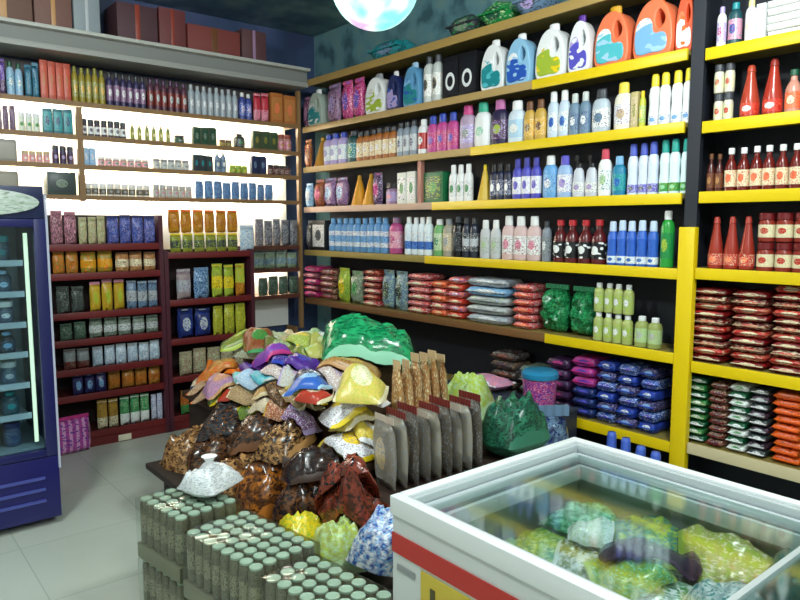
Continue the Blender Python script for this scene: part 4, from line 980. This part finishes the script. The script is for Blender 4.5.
heaprow([(1.82, 3.72), (1.86, 3.52), (1.90, 3.34), (1.95, 3.14)], .2, .2, .07, [('olive', 'lime', 'green'), ('brick', 'green', 'olive'), ('6a7a3c', 'palegreen', 'brown')], 'green and brown packet, {} in the row behind the purple packets', z=.86)
heaprow([(2.06, 3.40), (2.12, 3.22), (2.28, 3.28), (2.00, 3.00)], .2, .22, .09, [('lime', 'yellow', 'cream'), ('b8b464', 'palegreen', 'lime')], 'yellow-green packet, {} in the clump beside the big green bag', z=.95)
bag(H2, 1.93, 2.74, .32, .22, .06, -38, art('b4884a', 'gold', 'brown', 'flat', .3), plain('tan'), 'flat golden brown packet below the big green bag', None, (12, -8), 'packet', 'packet', droop=.08)
bag(H2, 2.13, 2.84, .50, .34, .17, -38, art('0f7a4a', '2aa86a', '0c5a3c', 'blotch', .2, 4), plain('8fd0b0'), 'big shiny green bag lying on top of the heap', None, (8, 4), 'large_bag', 'bag', 1, droop=.08)
# noodle packets standing on end
for k in range(6):
    build('pouch', (1.93+k*.054, 2.345, .543), 0, .10, .05, .43-.014*(k % 2)-.01*abs(k-3), art(('b4814a', 'c08a50', 'a87444')[k % 3], 'tan', 'cream', 'stripe'), plain('d0b48a'), None,
          f'upright tan noodle packet, {ORD[k]} from the golden packet', 'noodle packets standing on the island', rot=(0, math.radians(5), math.radians(72)), name='noodle_packet', cat='packet')
# row of upright packets on the end ledge
for k in range(9):
    x = 1.70+k*.058; y = 2.15-.004*k
    build('pouch', (x, y, .474), 0, .19, .05, .30+.015*(k % 3), art(('8a8276', '9c9484', '70675c')[k % 3], 'beige', 'grey', 'oval', .3, 6), plain('7a2a2a' if k % 3 else 'd0c0b0'), None,
          f'grey-brown upright packet, {ORD[k]} along the end ledge from the aisle', 'upright packets along the end ledge', rot=(0, math.radians(4), math.radians(78)), name='upright_packet', cat='packet')
ds = bag(None, 2.44, 2.12, .34, .27, .25, 0, art('1c4a3c', '2f7a5c', '143028', 'blotch', .3, 5), plain('3a7a62'), 'dark green lumpy sack on the end ledge beside the upright packets', None, (0, 0), 'sack', 'sack', 1)
ds.location.z = .473

# ================================================================== shrink-wrapped packs on the floor
film = glassy('wrap_film', (.95, .98, .96, 1), .90)
def pack_case(x, y, z, rz, nx, ny, label, pitch=.052, h=.245):
    t = thing('drinks_case', label, 'case', (x, y, z), (0, 0, math.radians(rz)), (1, 1, 1), 'wrapped grey-green cases on the floor')
    w, l = nx*pitch, ny*pitch
    part('tray', MB().box(-w/2-.004, w/2+.004, -l/2-.004, l/2+.004, 0, .06).mesh('case_tray', .003), plain('8a8870', .6), t)
    can = lathe('case_can', [(.019, .062), (.0245, .066), (.0255, .08), (.0255, .215), (.022, .232)], 14)
    lid = lathe('case_lid', [(.0215, .2325), (.0225, .236), (.021, .2395), (.018, .237), (.009, .2365)], 14)
    for i in range(nx):
        for j in range(ny):
            c = part('can', can, art('76735f', '9a967e', '5a5648', 'band', .35), t); c.location = (-w/2+pitch*(i+.5), -l/2+pitch*(j+.5), 0)
            d = part('can_lid', lid, plain('a8bca9', .3), c)
    part('wrap_film', MB().box(-w/2-.006, w/2+.006, -l/2-.006, l/2+.006, .002, h-.003).mesh('case_film', .006), film, t)
    return t
for k, z in enumerate((.001, .248)):
    wd = 'lower' if k == 0 else 'upper'
    pack_case(1.005, 2.52, z, 8, 5, 6, f'{wd} wrapped case in the stack farthest from the freezer, under the white bag')
    pack_case(1.035, 2.065, z, 8, 5, 8, f'{wd} wrapped case in the middle stack, in front of the bench')
    pack_case(1.065, 1.63, z, 8, 4, 7, f'{wd} wrapped case in the stack next to the freezer')
# white crumpled bag on the far stack
q = onz(210, 482, .53)
wb = bag(None, q.x, q.y, .22, .20, .09, 30, art('dfe3e6', 'white', 'silver', 'blotch', .3, 4), plain('white'), 'small crumpled white plastic bag on the farthest wrapped stack', None, (0, 0), 'plastic_bag', 'bag', 1, seals=False)
wb.location.z = .497
tie = lathe('bag_knot', [(.02, 0), (.10, .1), (.06, .3), (.12, .5), (.16, .55)], 12)
o = part('knot', tie, plain('white'), wb); o.location = (0, 0, .085); o.scale = (.2, .2, .1)
# tubs and bottles standing on the floor before the lowest long shelf
wbx = thing('storage_box', 'low navy-grey box on the floor before the lowest long shelf', 'box', (3.14, 2.9, 0))
part('box_body', MB().box(-.15, .13, -.55, .45, 0, .48).mesh('wood_box', .006), plain('2a3040', .5), wbx)
part('lid', MB().box(-.155, .135, -.555, .455, .481, .497).mesh('wood_box_lid', .003), plain('3a4252', .5), wbx)
p = onz(566, 372, .72)
tb = thing('storage_tub', 'pink tub with a teal lid standing on the dark box', 'tub', (3.11, 2.50, .499), (0, 0, 0), (.2, .2, .22))
part('tub_body', lathe('tub_body', [(.40, 0), (.44, .03), (.50, .80), (.50, .82)], 24), art('b83a78', 'purple', 'pink', 'blotch'), tb)
part('lid', lathe('tub_lid', [(.53, .80), (.54, .83), (.54, .93), (.46, 1.0), (.2, 1.0)], 24), plain('2a86b4', .3), tb)
for k, (px, py) in enumerate(((612, 432), (626, 438), (641, 446), (656, 452))):
    q = onx(px, py, 3.17)
    t = build('softener', (3.17, q.y, .001), -PI/2, .075, .075, q.z, plain('2a4ab0'), plain('4a6ad0'), art('white', 'blue', 'sky'), f'blue floor-standing bottle with big blue cap, {ORD[3-k]} from the yellow post', 'blue bottles standing before the lowest shelf', name='cleaner_bottle', cat='bottle')
build('sack', (2.80, 2.28, .002), -.6, .40, .30, .60, A('3a4660', 'bluegrey', 'navy', 'blotch', rough=.2), Pn('bluegrey'), None, 'tall dark blue-grey plastic bag on the floor behind the freezer', None)

# ================================================================== globe lamp
gc = Vector((1.50, 1.955, 2.372)); gr = .152
gm_, n, l, b = newmat('globe_glow')
tc = n.new('ShaderNodeTexCoord'); vo = n.new('ShaderNodeTexNoise'); vo.inputs['Scale'].default_value = 9; vo.inputs['Detail'].default_value = 2
l.new(tc.outputs['Object'], vo.inputs['Vector'])
rp = n.new('ShaderNodeValToRGB'); l.new(vo.outputs['Fac'], rp.inputs[0])
e = rp.color_ramp.elements; e[0].position = .38; e[0].color = rgb('84e4e0'); e[1].position = .66; e[1].color = rgb('dcb4e0')
k = e.new(.47); k.color = rgb('b8f4ee'); k = e.new(.56); k.color = rgb('f4fbff')
l.new(rp.outputs[0], b.inputs['Base Color']); l.new(rp.outputs[0], b.inputs['Emission Color']); b.inputs['Emission Strength'].default_value = 1.0
gt = thing('ceiling_globe_lamp', 'glowing cyan and pink globe lamp hanging from the ceiling', 'lamp', (gc.x, gc.y, gc.z))
vs = [(gr*math.sin(PI*j/20)*math.cos(2*PI*i/36), gr*math.sin(PI*j/20)*math.sin(2*PI*i/36), gr*math.cos(PI*j/20)) for j in range(21) for i in range(36)]
fs = [(j*36+i, (j+1)*36+i, (j+1)*36+(i+1) % 36, j*36+(i+1) % 36) for j in range(20) for i in range(36)]
part('globe', mesh_from('globe', vs, fs), gm_, gt)
part('fitting', MB().tube((0, 0, gr-.01), (0, 0, gr+.06), .05, 16).mesh('globe_fitting'), plain('charcoal', .4), gt)
part('hanging_rod', MB().tube((0, 0, gr+.06), (0, 0, ZC-gc.z), .008).mesh('globe_rod'), plain('charcoal', .4), gt)

finish_labels()

# ================================================================== lights, world, camera
def area(name, loc, sx, sy, power, color, rot=(0, 0, 0)):
    ld = bpy.data.lights.new(name, 'AREA'); ld.shape = 'RECTANGLE'; ld.size = sx; ld.size_y = sy; ld.energy = power; ld.color = color
    o = bpy.data.objects.new(name, ld); link(o); o.location = loc; o.rotation_euler = rot
def bulb(name, loc, power, color, r=.14):
    ld = bpy.data.lights.new(name, 'POINT'); ld.energy = power; ld.color = color; ld.shadow_soft_size = r
    o = bpy.data.objects.new(name, ld); link(o); o.location = loc
bulb('ceiling_bulb_near', (1.9, .75, 3.02), 150, (.94, 1, .98))
bulb('fill_light_behind', (.3, -.8, 3.0), 110, (.94, 1, .98))  # unseen fill light added behind the camera to brighten the lower shelves
bulb('ceiling_bulb_aisle', (.1, 2.6, 3.05), 130, (.95, 1, .96))
w = bpy.data.worlds.new('World'); SC.world = w; w.use_nodes = True
w.node_tree.nodes['Background'].inputs[0].default_value = (.5, .55, .6, 1); w.node_tree.nodes['Background'].inputs[1].default_value = .1
cd = bpy.data.cameras.new('Camera'); cd.sensor_width = 36; cd.lens = F*36/800; cd.clip_start = .05
co = bpy.data.objects.new('Camera', cd); link(co); co.location = CAM; co.rotation_euler = (PI/2-PITCH, 0, -YAW)
SC.camera = co
SC.view_settings.view_transform = 'Standard'; SC.view_settings.look = 'None'; SC.view_settings.gamma = 1; SC.view_settings.exposure = 0
SC.view_settings.use_curve_mapping = False
